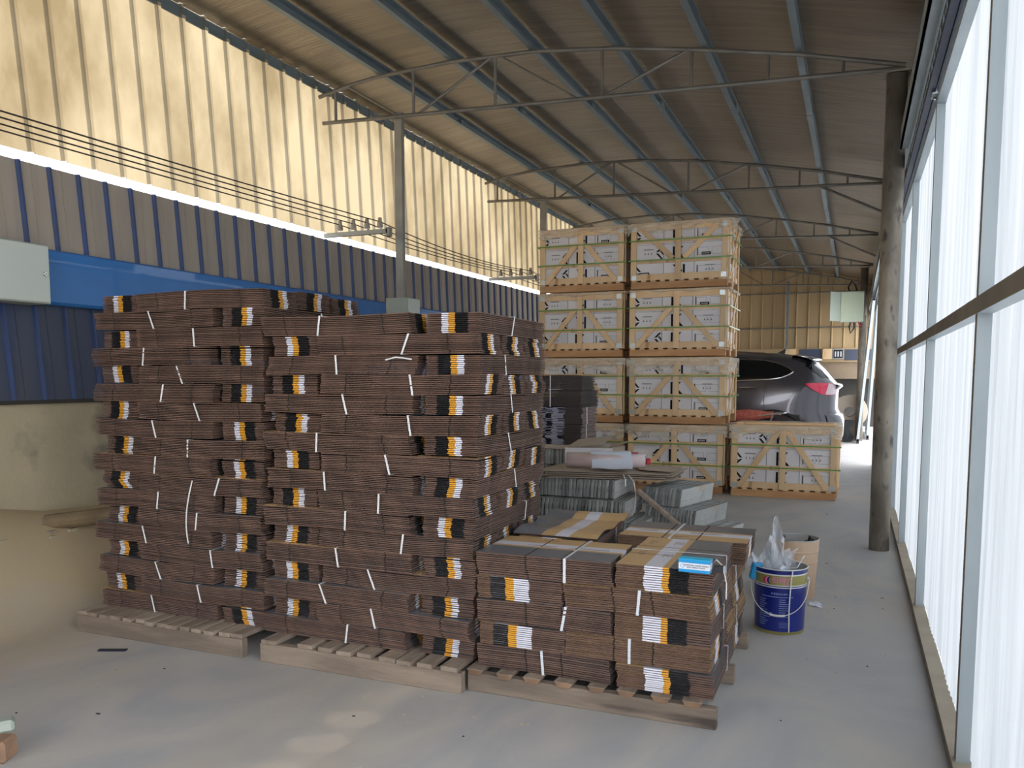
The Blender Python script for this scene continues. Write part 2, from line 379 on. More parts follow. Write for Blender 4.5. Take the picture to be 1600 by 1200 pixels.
# ------------------------------------------------------------------ sliding doors (structure)
def corrug(x0, y0, y1, z0, z1, pitch=.075, amp=.006, n=4):
    m = MB(); P = []; N = int((y1-y0)/pitch*n)
    for k in range(7):
        z = z0+(z1-z0)*k/6
        P.append([(x0+amp*cos(2*pi*i/n)+.004*sin(i*.13+z*2), y0+(y1-y0)*i/N, z) for i in range(N+1)])
    m.grid(P, 'fibre_right'); return m
def door(name, y0, y1, studs, x=.40, z0=0.0, z1=3.19, girt=1.755):
    root = struct(empty(name, (x, y0, 0)))
    def part(n, mb, **k): return mb.build(n, root, loc=(-x, -y0, 0), **k)
    part('sheet', corrug(x+.058, y0, y1, .045, z1), smooth=True, fix=False)
    for s in studs:
        m = MB(); m.box(x, x+.048, s, s+.05, z0+.045, z1-.04, 'galv_light')
        m.box(x-.0006, x, s-.0006, s+.05, z0+.045, z1-.04, 'rail_dark'); part('stud', m)
    m = MB(); m.box(x-.004, x+.05, y0, y1, girt-.03, girt+.03, 'galv_light'); m.box(x-.006, x-.004, y0, y1, girt-.03, girt+.03, 'rail_dark'); part('girt', m)
    m = MB(); m.box(x-.015, x+.055, y0, y1, z0, .045, 'rail_dark'); m.box(x-.014, x+.055, y0, y1, .045, .047, 'dusty_top'); part('bottom_rail', m)
    m = MB(); m.box(x, x+.05, y0, y1, z1-.05, z1, 'galv_light'); part('top_rail', m)
    for s in studs[::2]:
        m = MB(); m.box(x-.03, x+.03, s-.03, s+.08, z1, z1+.01, 'galv_light'); m.tube([(x-.01,s+.02,z1-.02),(x-.01,s+.02,z1+.05)], .008, 'chrome'); m.lathe([(.014,z1-.01),(.014,z1+.002)], 'chrome', 6, (x-.01,s+.02,0)); part('hanger_bracket', m)
    return root
door('door_1', 1.75, 5.66, [1.8, 3.40])
door('door_2', 5.66, 10.3, [5.70, 7.85, 9.85], x=.402)
door('door_3', 10.3, 15.06, [10.4, 12.3, 14.95], x=.41)
def leaf(name, y0, y1, xb, xt):
    root = struct(empty(name, (xb, y0, 0)))
    m = MB()
    for y in (y0, y1-.05):
        m.bar((0, y-y0+.025, .05), (xt-xb, y-y0+.025, 3.2), .05, .05, 'galv_light', up=(0,1,0))
    m.bar((0,0,.08),(0,y1-y0,.08),.05,.05,'galv_light'); m.bar((xt-xb,0,3.18),(xt-xb,y1-y0,3.18),.05,.05,'galv_light')
    m.build('frame', root)
    m = MB(); m.grid([[( (xt-xb)*k/4+.03, (y1-y0)*i/24, .08+3.1*k/4) for i in range(25)] for k in range(5)], 'fibre_right'); m.build('sheet', root)
    m = MB(); m.box(-.03,.03,-.0,.05,.0,.06,'black_matt'); m.build('foot', root)
leaf('door_4', 19.8, 23.0, .10, .33)
leaf('door_5', 21.1, 24.2, .32, .45)

# ------------------------------------------------------------------ frame: columns, posts, trusses, purlins
def column(y, lab, x=.24):
    root = tag(empty('steel_column', (x, y, 0)), lab, 'column', 'round steel columns on the right')
    m = MB(); m.lathe([(.0001,0),(.082,0),(.082,3.98),(.0001,3.98)], 'pipe_steel', 28); m.build('shaft', root, smooth=False)
    for p in root.children[0].data.polygons: p.use_smooth = abs(p.normal.z) < .5
    m = MB(); m.box(-.1,.1,-.1,.1,3.98,3.995,'pipe_steel'); m.build('cap_plate', root)
column(7.70, 'thick round mottled steel column standing nearest by the white translucent doors')
column(20.8, 'far round steel column carrying the grey-green switch box', .125)
ZB = lambda x: 4.252+(x+5.456)*(4.04-4.252)/5.756
TC = [(-5.50,4.535),(-5.10,4.61),(-4.73,4.65),(-3.9,4.68),(-3.01,4.65),(-2.18,4.56),(-1.345,4.42),(-.54,4.265),(.3,4.06)]
def ztop(x):
    for (a,za),(b,zb) in zip(TC, TC[1:]):
        if a <= x <= b: return za+(zb-za)*(x-a)/(b-a)
    return TC[-1][1]
TN = ['nearest','second nearest','third nearest','fourth from the front','farthest']
for i, Y in enumerate((7.72, 12.08, 16.4, 20.8, 25.1)):
    root = tag(empty('roof_truss', (-2.6, Y, 4.0)), 'bowed grey steel roof truss, %s across the shed' % (TN[i] if i < 3 else ('one before the farthest' if i == 3 else 'farthest, against the end wall')), 'truss', 'roof trusses')
    def p(n, mb): return mb.build(n, root, loc=(2.6, -Y, -4.0))
    m = MB(); P = [(x, Y, ztop(x)) for x in [-5.5+.145*k for k in range(41)] if x < .3]+[(.3, Y, 4.06)]
    for q in range(1, len(P)-1): pass
    m.tube(P, .021, 'truss', 8); p('top_chord', m)
    m = MB(); m.tube([(-5.456,Y,ZB(-5.456)),(.3,Y,4.035)], .021, 'truss', 8); p('bottom_chord', m)
    for x in (-5.29,-4.33,-3.40,-2.30,-1.46,-.79,-.18):
        m = MB(); m.tube([(x,Y,ZB(x)),(x,Y,ztop(x))], .016, 'truss', 6); p('web_post', m)
    for a, b, t in ((-5.14,-4.50,1),(-4.28,-3.43,0),(-3.36,-2.54,1),(-2.28,-1.49,0)):
        m = MB(); m.tube([(a,Y,ztop(a) if t else ZB(a)),(b,Y,ZB(b) if t else ztop(b))], .014, 'truss', 6); p('diagonal', m)
    if i in (1,2):
        m = MB(); m.tube([(-.55,Y,ZB(-.55)),(.27,Y,3.66)], .018, 'truss', 6); p('knee_brace', m)
for i, Y in enumerate((7.72, 12.08, 16.4)):
    tag(MB().box(-.045,.045,-.03,.03,0,4.27,'post').build('steel_post', loc=(-4.54,Y+.06,0), bevel=.004), 'square grey steel post under the %s truss on the left' % TN[i], 'post', 'square posts on the left')
PX = [(-4.73,'first from the left wall'),(-3.9,'second from the left wall'),(-3.01,'third from the left wall'),(-2.18,'third from the doors'),(-1.345,'second from the doors'),(-.54,'nearest the doors')]
for x, w in PX:
    z = ztop(x)+.022; m = MB(); s = .03
    m.prism([(x-s,z),(x+s,z),(x+s,z+.012),(x-s+.004,z+.012),(x-s+.004,z+.09),(x+s,z+.09),(x+s,z+.11),(x-s,z+.11)], YB+.05, YE-.05, 'galv')
    for yy_ in (5.2, 9.6, 15.1, 19): m.box(x-s-.004, x+s+.004, yy_, yy_+.14, z-.003, z+.06, 'galv')
    ob = m.build('roof_purlin'); tag(ob, 'long galvanised roof purlin running down the shed, '+w, 'purlin', 'roof purlins')

# wires, brackets and insulators
WX = (-5.18, -5.01, -4.84, -4.68); WZ = (3.12, 3.12, 3.12, 3.12)
WN = ['outermost, closest to the fibreglass wall','second from the fibreglass wall','second from the posts','closest to the square posts']
BR = [7.6, 11.96, 16.28]
for i, x in enumerate(WX):
    P = []
    for (ya, yb) in ((YB, 7.6), (7.6, 11.96), (11.96, 16.28), (16.28, YE)):
        for k in range(10):
            t = k/10; P.append((x, ya+(yb-ya)*t, 3.125-.10*4*t*(1-t)*(.35+.15*i)))
    P.append((x, YE, 3.12))
    tag(MB().tube(P, .0055, 'wire', 6).build('overhead_wire'), 'dark overhead wire along the left wall, '+WN[i], 'wire', 'overhead wires')
ins = None
for j, y in enumerate(BR):
    root = tag(empty('wire_bracket', (-4.58, y, 3.0)), 'short steel angle bracket with insulators on the %s left post' % TN[j], 'bracket', 'wire brackets')
    MB().box(-.80, 0, -.02, .02, .0, .045, 'post').build('arm', root); MB().box(-.02,.02,-.02,.05,-.03,.06,'post').build('clamp', root)
    for i, x in enumerate(WX):
        m = MB(); m.lathe([(.0001,.125),(.018,.122),(.022,.10),(.020,.092),(.028,.07),(.033,.03),(.034,.022),(.0001,.02)], 'ceramic', 16)
        r = tag(empty('insulator', (x, y, 3.045)), 'bell-shaped ceramic insulator on the %s left bracket, %s' % (TN[j], ['outermost','second outermost','second from the post','next to the post'][i]), 'insulator', 'wire insulators')
        m.build('bell', r, smooth=True); MB().lathe([(.006,0),(.006,.03)], 'chrome', 8).build('pin', r)

# electrical boxes
def cabinet(name, x0, x1, y0, y1, z0, z1, front, label, m1='box_grey', m2='box_side'):
    r = tag(empty(name, ((x0+x1)/2, (y0+y1)/2, z0)), label, 'electrical box')
    L_ = (-(x0+x1)/2, -(y0+y1)/2, -z0)
    MB().box(x0,x1,y0,y1,z0,z1,m2).build('housing', r, loc=L_, bevel=.003)
    if front == '+x':
        MB().box(x1,x1+.012,y0+.008,y1-.008,z0+.008,z1-.008,m1).build('door', r, loc=L_, bevel=.003)
        yl = y1-.045; zl = (z0+z1)/2; k = MB(); k.lathe([(.0001,.016),(.012,.016),(.016,.010),(.018,0)],'chrome',20,(x1+.010,yl,zl),'x'); k.build('lock', r, loc=L_)
        MB().lathe([(.0001,.0175),(.005,.0175)],'black_matt',12,(x1+.010,yl,zl),'x').build('keyhole', r, loc=L_)
    else:
        MB().box(x0+.008,x1-.008,y0-.012,y0,z0+.008,z1-.008,m1).build('door', r, loc=L_, bevel=.003)
    return r
cabinet('electrical_box', -5.29, -5.09, 3.30, 4.015, 1.99, 2.385, '+x', 'large pale grey metal electrical box on the blue fascia at the left edge')
b = cabinet('electrical_box', -4.56, -4.30, 7.50, 7.749, 1.90, 2.315, '+x', 'small pale grey electrical box at the foot of the nearest square post, behind cartons')
b2 = cabinet('electrical_box', -.36, .13, 20.35, 20.72, 2.74, 3.42, '-y', 'grey-green switch box with its door ajar on the far round column', 'box_green', 'box_grey')
MB().box(-.012,.0,-.34,0,.01,.67,'box_side').build('open_door', b2, loc=(-.245,-.19,0), rot=(0,0,R(-38)))
m = MB(); m.tube([(.05,.1,.0),(.06,.1,-.12),(-.02,.1,-.25),(-.05,.12,-.1),(-.02,.1,.0)], .018, 'black_matt'); m.tube([(.1,.1,.68),(.05,.1,.85),(-.03,.1,.95),(-.1,.1,.8),(-.06,.1,.68)], .018, 'black_matt'); m.tube([(.14,.1,0),(.2,.1,-.1)], .015, 'red'); m.build('cable', b2)
r = tag(empty('meter_box', (-.48, 25.875, 2.0)), 'small white framed meter box high on the far end wall', 'meter box')
MB().box(-.42,-.16,-.06,.0,.0,.30,'crate_wood').build('side_panel', r); MB().box(-.15,.16,-.06,0,.0,.30,'bracket_metal').build('frame', r)
m = MB(); m.box(-.12,.13,-.07,-.06,.03,.27,'black_matt')
m.build('window', r); m = MB(); [m.box(-.09+.075*k,-.05+.075*k,-.08,-.07,.07,.22,'face_white') for k in range(3)]; m.build('meter_dial', r)
for z, w, L0 in ((3.95,'upper',-3.4),(2.93,'lower',-3.4)):
    tag(MB().tube([(-5.5,YE-.16,z),(.4,YE-.16,z)], .02, 'truss').build('wall_pipe'), '%s thin horizontal pipe across the far ribbed wall' % w, 'pipe')
tag(MB().box(-1.95,-1.88,YE-.2,YE-.15,2.3,4.3,'galv').build('conduit'), 'thin vertical conduit on the far ribbed wall above the car', 'conduit')

# ------------------------------------------------------------------ pallets
def pallet(x0, x1, y0, depth, zt, label, nslat, w, seed, stub=False, gaps=()):
    rg = random.Random(seed); root = tag(empty('wooden_pallet', ((x0+x1)/2, y0+depth/2, 0)), label, 'pallet', 'wooden pallets under the carton stacks')
    Lc = (-(x0+x1)/2, -(y0+depth/2), 0)
    for k, y in enumerate((y0, y0+depth/2-.025, y0+depth-.05)):
        m = MB(); m.box(x0+(.0 if k else 0), x1, y, y+.05, 0, zt-.024, 'pallet_wood'); o = m.build('runner', root, loc=Lc, bevel=.004)
    step = (x1-x0)/nslat
    for i in range(nslat):
        if i in gaps: continue
        a = x0+step*i+rg.uniform(0,.02)+(.0 if i else 0); b = a+w*rg.uniform(.85,1.1); b = min(b, x1)
        ext = rg.uniform(-.012,.012); m = MB(); z0 = zt-.0235
        if stub:
            c = (b-a)*.2
            m.prism([(a+c,z0-.004),(b-c,z0-.004),(b,z0+.0235),(a,z0+.0235)], y0-.012+ext, y0+depth, 'pallet_slat')
            m.prism([(a+c,z0-.003),(b-c,z0-.003),(b-.002,z0+.022),(a+.002,z0+.022)], y0-.0135+ext, y0-.012+ext, 'slat_end')
        else: m.box(a, b, y0+ext, y0+depth+ext, z0, zt, 'pallet_slat')
        m.build('deck_slat', root, loc=Lc, bevel=.0025)
    return root
pallet(-4.19, -2.97, 3.375, 1.08, .125, 'grey weathered wooden pallet under the tall left stack of cartons', 14, .072, 1)
pallet(-2.85, -1.67, 3.375, 1.10, .125, 'weathered wooden pallet under the tall middle stack of cartons', 10, .085, 2, gaps=(1,))
pallet(-1.665, -.495, 3.435, 1.17, .115, 'stained wooden pallet with rounded slat ends under the low front stack', 8, .085, 3, stub=True)

# ------------------------------------------------------------------ bundles of flattened cartons
def carton_mesh(name, Ln, Wd, t, stripes, tops, slots, bend, flap=.0):
    """one flattened carton, length along x; stripes = bands across the width printed on the folded ends"""
    xs_ = sorted(set([-.5,-.3,-.1,.1,.3,.5]+[s for q in slots for s in (q-.5-.0035/Ln, q-.5+.0035/Ln)]))
    m = MB(); ws = [0]+[s[0] for s in stripes]; vs = []; nx = len(xs_); ny = len(ws)
    zf = lambda u: bend*(cos(u*2*pi*.9)-.2)
    for sgn in (0,1):
        for u in xs_:
            for w in ws:
                vs.append((u*Ln, (w-.5)*Wd, zf(u)+sgn*t))
    def idx(s,i,j): return s*nx*ny+i*ny+j
    def q(a,b,c,d,mm): m.add([vs[a],vs[b],vs[c],vs[d]], [(0,1,2,3)], mm)
    for i in range(nx-1):
        slot = (xs_[i+1]-xs_[i]) < .012
        for j in range(ny-1):
            q(idx(1,i,j),idx(1,i+1,j),idx(1,i+1,j+1),idx(1,i,j+1), 'card_slot' if (slot and (j < 2 or j > ny-4)) else tops[j])
            q(idx(0,i,j),idx(0,i,j+1),idx(0,i+1,j+1),idx(0,i+1,j), 'card_brown')
        q(idx(0,i,0),idx(0,i+1,0),idx(1,i+1,0),idx(1,i,0), 'card_slot' if slot else 'card_brown')
        q(idx(0,i+1,ny-1),idx(0,i,ny-1),idx(1,i,ny-1),idx(1,i+1,ny-1), 'card_slot' if slot else 'card_brown')
    for j in range(ny-1):
        q(idx(0,0,j+1),idx(0,0,j),idx(1,0,j),idx(1,0,j+1), stripes[j][1])
        q(idx(0,nx-1,j),idx(0,nx-1,j+1),idx(1,nx-1,j+1),idx(1,nx-1,j), stripes[j][1])
    me = m.mesh(name, fix=False)
    bm = bmesh.new(); bm.from_mesh(me); bmesh.ops.remove_doubles(bm, verts=bm.verts, dist=.0002); bm.to_mesh(me); bm.free()
    return me
STA = [(.22,'card_brown'),(.46,'print_black'),(.585,'print_orange'),(.71,'print_white'),(1,'card_brown')]
STB = [(.30,'card_brown'),(.49,'print_white'),(.56,'print_orange'),(.76,'print_black'),(1,'card_brown')]
STC = [(.16,'card_brown'),(.34,'print_black'),(.44,'print_orange'),(.62,'print_white'),(1,'card_brown')]
GREY5 = ['face_grey']*5
TOPB = ['face_tan','face_white','face_tan','face_grey','face_grey']
LA, WA, TA, PA = .885, .285, .0060, .00895
LB, WB, TB, PB = .655, .425, .0070, .0101
MA = [carton_mesh('flattened_carton', LA, WA, TA, STA, GREY5, (.17,.83), b) for b in (0,.004,-.004)]
MAT_ = [carton_mesh('flattened_carton', LA, WA, TA, STA, ['face_tan']*5, (.17,.83), b) for b in (0,.004)]
MBm = [carton_mesh('flattened_carton', LB, WB, TB, STB, TOPB, (.35,.62), b) for b in (0,.003)]
MBc = [carton_mesh('flattened_carton', LB, WB, TB, STC, TOPB, (.35,.62), 0)]
def strap_mesh(Wd, H, w, mname, slant=0.0, tails=False):
    m = MB(); t = .0012; hw = Wd/2+.008; pts = [(-hw,0),(hw,0),(hw,H),(-hw,H),(-hw,0)]
    for (ya,za),(yb,zb) in zip(pts, pts[1:]):
        xa = slant*za; xb = slant*zb
        m.add([(xa-w/2,ya,za),(xa+w/2,ya,za),(xb+w/2,yb,zb),(xb-w/2,yb,zb)], [(0,1,2,3)], mname)
    me = m.mesh('strap', fix=False)
    bm = bmesh.new(); bm.from_mesh(me); bmesh.ops.remove_doubles(bm, verts=bm.verts, dist=.0002)
    r_ = bmesh.ops.solidify(bm, geom=bm.faces[:], thickness=t); bm.to_mesh(me); bm.free(); return me
STR = [strap_mesh(WA, 11*PA-.001, .0105, 'strap_white', s) for s in (.06,.25,.15,.4)]
STRB = [strap_mesh(WB, 11*PB, .013, 'strap_clear', s) for s in (0,-.18,.08)]
def bundle(x, y, z, along, meshes, n, pitch, label, group, straps, flip=False, sx=0.0, rg=random, jit=.0035, topmesh=None, walk=.0022):
    rz = (0 if along == 'x' else pi/2)+(pi if flip else 0)+R(rg.uniform(-.7,.7))
    root = tag(empty('carton_bundle', (x+rg.uniform(-.006,.006), y+rg.uniform(-.004,.004), z), rz), label, 'carton bundle', group)
    me = rg.choice(meshes); ox = oy = 0; dx = rg.uniform(-.0022,.0022); dy = rg.uniform(-.0022,.0022)
    for k in range(n):
        ox += dx+rg.gauss(0,walk); oy += dy+rg.gauss(0,walk)
        if k == n//2 and rg.random() < .35: dy = -dy
        ox = max(-.016,min(.016,ox)); oy = max(-.009,min(.009,oy))
        link('flattened_carton', me if not (topmesh and k == n-1) else topmesh, root,
             (ox+rg.uniform(-jit,jit), oy, pitch*k+.0006), (0, 0, R(rg.gauss(0,.25))))
    st = rg.choice(straps); link('strap', st, root, (sx, 0, .0))
    return root
def stack_tall(name, xa, xb, dxt, y0, z0, nl, top, seed, pt):
    """layers alternate: 'A' = upright bundle left + three across; 'B' = mirrored"""
    rg = random.Random(seed); grp = 'carton bundles of the %s stack' % name
    for i in range(nl):                                             # i = 0 is the top layer
        k = nl-1-i; z = z0+k*(11*pt+.0002); kind = top if i % 2 == 0 else ('B' if top == 'A' else 'A'); t = k/(nl-1)
        lo_ = xa+dxt*t; hi_ = xb+dxt*t; w = ORD[i]
        X = rg.uniform(-.012,.012); tm = rg.random(); topm = MAT_[0] if tm < .28 else None; near = rg.uniform(-.02,.0)
        if kind == 'A':
            lab = 'striped end of a brown carton bundle, front left of the %s stack, %s layer down' % (name, w)
            xL = lo_+.02+X
            bundle(xL+WA/2, y0+LA/2+.02, z, 'y', MA, 11, pt, lab, grp, STR, rg.random()<.5, 0, rg, topmesh=topm)
            for j, s in enumerate(('front','middle','back')):
                lab = 'brown carton bundle lying lengthwise, %s right of the %s stack, %s layer down' % (s, name, w)
                bundle(hi_-LA/2+X*.6, y0+WA/2+j*(WA+.019)+near*(j==0), z, 'x', MA, 11, pt, lab, grp, STR, rg.random()<.5, rg.uniform(-.1,.12), rg, topmesh=topm if j == 0 else None)
        else:
            xL = lo_-.015+X
            lab = 'brown carton bundle lying lengthwise, front left of the %s stack, %s layer down' % (name, w)
            bundle(xL+LA/2, y0+WA/2+near, z, 'x', MA, 11, pt, lab, grp, STR, rg.random()<.5, rg.uniform(-.12,.12), rg, topmesh=topm)
            lab = 'striped end of a brown carton bundle, front right of the %s stack, %s layer down' % (name, w)
            bundle(hi_-WA/2-.005+X*.5, y0+LA/2+.012, z, 'y', MA, 11, pt, lab, grp, STR, rg.random()<.5, rg.uniform(-.1,.2), rg, topmesh=topm)
            if i == 0 or name == 'middle':
                pass
stack_tall('left', -4.15, -2.94, .05, 3.53, .127, 18, 'A', 5, .0093)
stack_tall('middle', -2.89, -1.67, .05, 3.50, .127, 17, 'B', 8, .00895)
rg = random.Random(21); x0, x1, y0 = -1.62, -.525, 3.475
for i in range(5):
    z = .117+(4-i)*(11*PB+.0006); w = ORD[i]; grp = 'carton bundles of the low stack'
    def lb(what, where): return '%s of the low front stack, %s, %s layer down' % (what, where, w)
    st = STRB
    if i % 2 == 0:
        sp = [(x0+LB/2, y0+WB/2, 'x', False, 'long side', 'front left'), (x1-WB/2, y0+LB/2, 'y', i!=0, 'striped end', 'front right'),
              (x1-LB/2+.05*(i==0), y0+LB+.012+WB/2, 'x', False, 'carton bundle', 'back right'), (x0+WB/2, y0+WB+.012+LB/2, 'y', True, 'carton bundle', 'back left')]
    else:
        sp = [(x0+WB/2, y0+LB/2, 'y', True, 'striped end', 'front left'), (x1-LB/2, y0+WB/2, 'x', False, 'long side', 'front right'),
              (x1-WB/2, y0+WB+.012+LB/2, 'y', False, 'carton bundle', 'back right'), (x0+LB/2, y0+LB+.012+WB/2, 'x', False, 'carton bundle', 'back left')]
    for j, (x, y, al, fl, what, where) in enumerate(sp):
        ms = MBm if not (j == 0 and i % 2) else MBc
        # the printed face: tan stripe to the back on the front-left bundle
        f2 = fl
        if al == 'x' and j == 0: f2 = True
        lab = lb({'long side':'lengthwise flattened-carton bundle','striped end':'flattened-carton bundle with striped end','carton bundle':'flattened-carton bundle'}[what], where)
        if i == 0: lab = {0:'strapped lengthwise carton bundle with grey top, front left of the low stack',1:'tan, white and grey printed carton bundle under the small blue box',2:'grey, white and tan carton bundle at the back right of the low stack',3:'crooked loose carton bundle at the back left of the low stack'}[j]
        if al == 'x' and j == 0: f2 = True
        b_ = bundle(x, y, z, al, [ms[0]] if i == 0 else ms, 11, PB, lab, grp, st, (True if (al=='x' and j==0 and i==0) else (False if i == 0 and j in (1,2) else f2)), rg.uniform(-.12,.02), rg, jit=.0015, walk=.0012)
        if i == 0 and j == 1: b_.rotation_euler.z = -pi/2+R(.5)+pi*0; TOPFR = b_
        if i == 0 and j == 0: TOPFL = b_; b_.rotation_euler.z = pi+R(1.2)
        if i == 0 and j == 2: TOPBR = b_; b_.rotation_euler.z = R(.3)
        if i == 0 and j == 3: TOPBL = b_; b_.rotation_euler.z += R(3)
ZT = .117+5*(11*PB+.0006)
# faint printed lines on the top cartons, and the open crumpled carton on the back-left bundle
def print_lines(parent, rows, m='print_text'):
    mb = MB()
    for (x, y, w, h) in rows: mb.box(x, x+w, y, y+h, 11*PB-.0016, 11*PB-.0012, m)
    return mb.build('printed_text', parent, loc=(parent.children[10].location.x, parent.children[10].location.y, 0))
rgp = random.Random(2)
def lines(x0_, y0_, n, wmax, dy=.012):
    return [(x0_, y0_+dy*k, wmax*rgp.uniform(.5,1), .0035) for k in range(n)]
print_lines(TOPFR, lines(-.24,-.17,3,.10)+lines(.03,-.17,3,.09)+lines(-.24,-.05,4,.08)+lines(.06,-.05,4,.08))
print_lines(TOPFL, lines(-.26,-.03,2,.20,.009)+lines(.0,-.03,2,.16,.009)+lines(.03,-.16,2,.12))
print_lines(TOPBR, lines(-.26,-.045,2,.2,.009)+lines(.02,-.045,2,.22,.009)+lines(-.1,-.17,2,.14))
m = MB()
P = [[(-.31+.62*i/10, -.23+.46*j/6, .012+.022*abs(sin(i*.7))*(1 if j in (0,6) else .4)+(.025 if i > 8 else 0)) for i in range(11)] for j in range(7)]
m.grid(P[0:3], 'face_tan'); m.grid(P[2:4], 'face_white'); m.grid(P[3:5], 'face_tan'); m.grid(P[4:7], 'face_grey')
m.grid([[(x, y, z-.006) for x, y, z in r_] for r_ in P], 'card_brown')
o = m.build('flattened_carton', TOPBL, loc=(.02,.01,11*PB-.002), rot=(0,0,R(176)))
# white curling string ends
def string(name, pts, parent, r=.0028, m='strap_white'): return MB().tube(pts, r, m, 6).build(name, parent)
tag(string('loose_string', [(-.545+.5*0,3.62,ZT+.006),(-.53,3.58,ZT+.03),(-.50,3.56,ZT+.01),(-.478,3.53,ZT-.06),(-.474,3.50,ZT-.12)], None), 'thin white string looping down beside the small blue box', 'string')
tag(MB().grid([[(-3.46+.02*0+dx_, 3.452-.004*abs(sin(k*.5)), 1.06-.42*k/14+0*dx_) for dx_ in (0, .009)] for k in range(0)] or [[(-3.40-.055*sin(k/14*2.2)+d, 3.502, .92-.36*k/14) for d in (0,.010)] for k in range(15)], 'strap_white').build('hanging_strap', fix=False), 'long loose white strap hanging down the front of the left stack', 'strap')
tag(string('loose_string', [(-2.12,3.478,1.58),(-2.06,3.47,1.592),(-2.02,3.475,1.588),(-1.98,3.487,1.582)], None, .004), 'white strap tail sticking out near the top of the middle stack', 'string')

# small blue box and black tool on top of the low stack
r = tag(empty('small_box', (-.598, 3.435+.02, ZT-.001), R(-2)), 'small blue and white paper box lying on the low carton stack', 'box')
m = MB(); a_, b_, h_ = .066, .026, .056
m.box(-a_,a_,-b_,b_,0,.013,'box_blue'); m.box(-a_,a_,-b_,b_,.013,.040,'box_print'); m.box(-a_,a_,-b_,b_,.040,h_,'box_blue'); m.build('carton', r)
m = MB(); m.box(-a_-.001,a_+.001,-b_-.001,b_+.001,h_-.001,h_+.001,'box_cyan'); m.build('lid', r)
for k, (t, s, z, bold) in enumerate((('CARDBOARD BOX NAILS',.0085,.031,0),('NAIL, STAPLE SUPPLIES',.0075,.023,1))):
    pass
for t, s, z in (('DIAMOND HAND TOOLS',.0092,.0305),('BOX 100PCS TOOLS',.0085,.0215)):
    link('lettering', text_mesh(t, s, 'print_black'), r, (.008, -b_-.0008, z), (pi/2,0,0))
m = MB(); m.lathe([(.0065,-.0009),(.0085,-.0009)],'box_blue',20,(0,0,0)); m.build('round_mark', r, loc=(-.050,-b_-.001,.0265), rot=(pi/2,0,0))
r = tag(empty('hand_tool', (-.505, 3.475, ZT)), 'small black metal tool beside the small blue box', 'tool')
MB().box(-.02,.022,-.012,.012,0,.028,'black_matt').build('body', r, bevel=.002); MB().box(.022,.028,-.014,.014,0,.031,'bracket_metal').build('blade', r)
m = MB(); m.box(-.02,.02,.012,.05,.0,.02,'pipe_steel'); m.build('handle', r)

# ------------------------------------------------------------------ timber crates with white printed cartons inside
LOGO = {}
def logo(kind):
    """printed marks on one carton front, local x to the right, z up, 0.37 x 0.2"""
    if kind in LOGO: return LOGO[kind]
    m = MB(); t = -.0012
    def poly(p, mm='print_black'): m.prism(p, t, -.0002, mm)
    if kind == 0:      # slanted bars at the left edge
        poly([(-.18,.17),(-.155,.17),(-.09,.10),(-.12,.10)]); poly([(-.18,.125),(-.18,.095),(-.155,.07),(-.135,.07)]); poly([(-.18,.03),(-.15,.03),(-.09,.085),(-.12,.085)])
    if kind == 1:      # angular letter mark
        poly([(-.075,.03),(-.05,.03),(-.05,.17),(-.075,.17)]); poly([(-.05,.095),(-.02,.095),(.055,.17),(.015,.17)]); poly([(-.035,.10),(-.005,.11),(.075,.03),(.035,.03)])
    if kind == 2:      # black label
        m.box(-.10,.01,t,-.0002,.055,.088,'print_black')
        for q in range(7): m.box(-.088+.012*q,-.080+.012*q,t-.001,t,.068,.077,'carton_white')
    if kind == 3:      # thin outlined windows
        for (a,b) in ((-.14,-.02),(.02,.14)):
            for z in (.06,.14): m.box(a,b,t,-.0002,z,z+.003,'carton_line')
            for x in (a,b): m.box(x,x+.003,t,-.0002,.06,.14,'carton_line')
        m.box(-.155,-.145,t,-.0002,.05,.15,'print_black')
    if kind == 4:      # care symbols and a line
        for x in (-.05,-.01,.03):
            m.box(x,x+.014,t,-.0002,.09,.098,'print_black'); m.box(x+.005,x+.009,t,-.0002,.098,.115,'print_black')
        m.box(-.06,.06,t,-.0002,.14,.152,'carton_line')
    for s in (-.185,.182): m.box(s,s+.003,t,-.0002,.0,.198,'carton_line')
    LOGO[kind] = m.mesh('printed_mark'); return LOGO[kind]
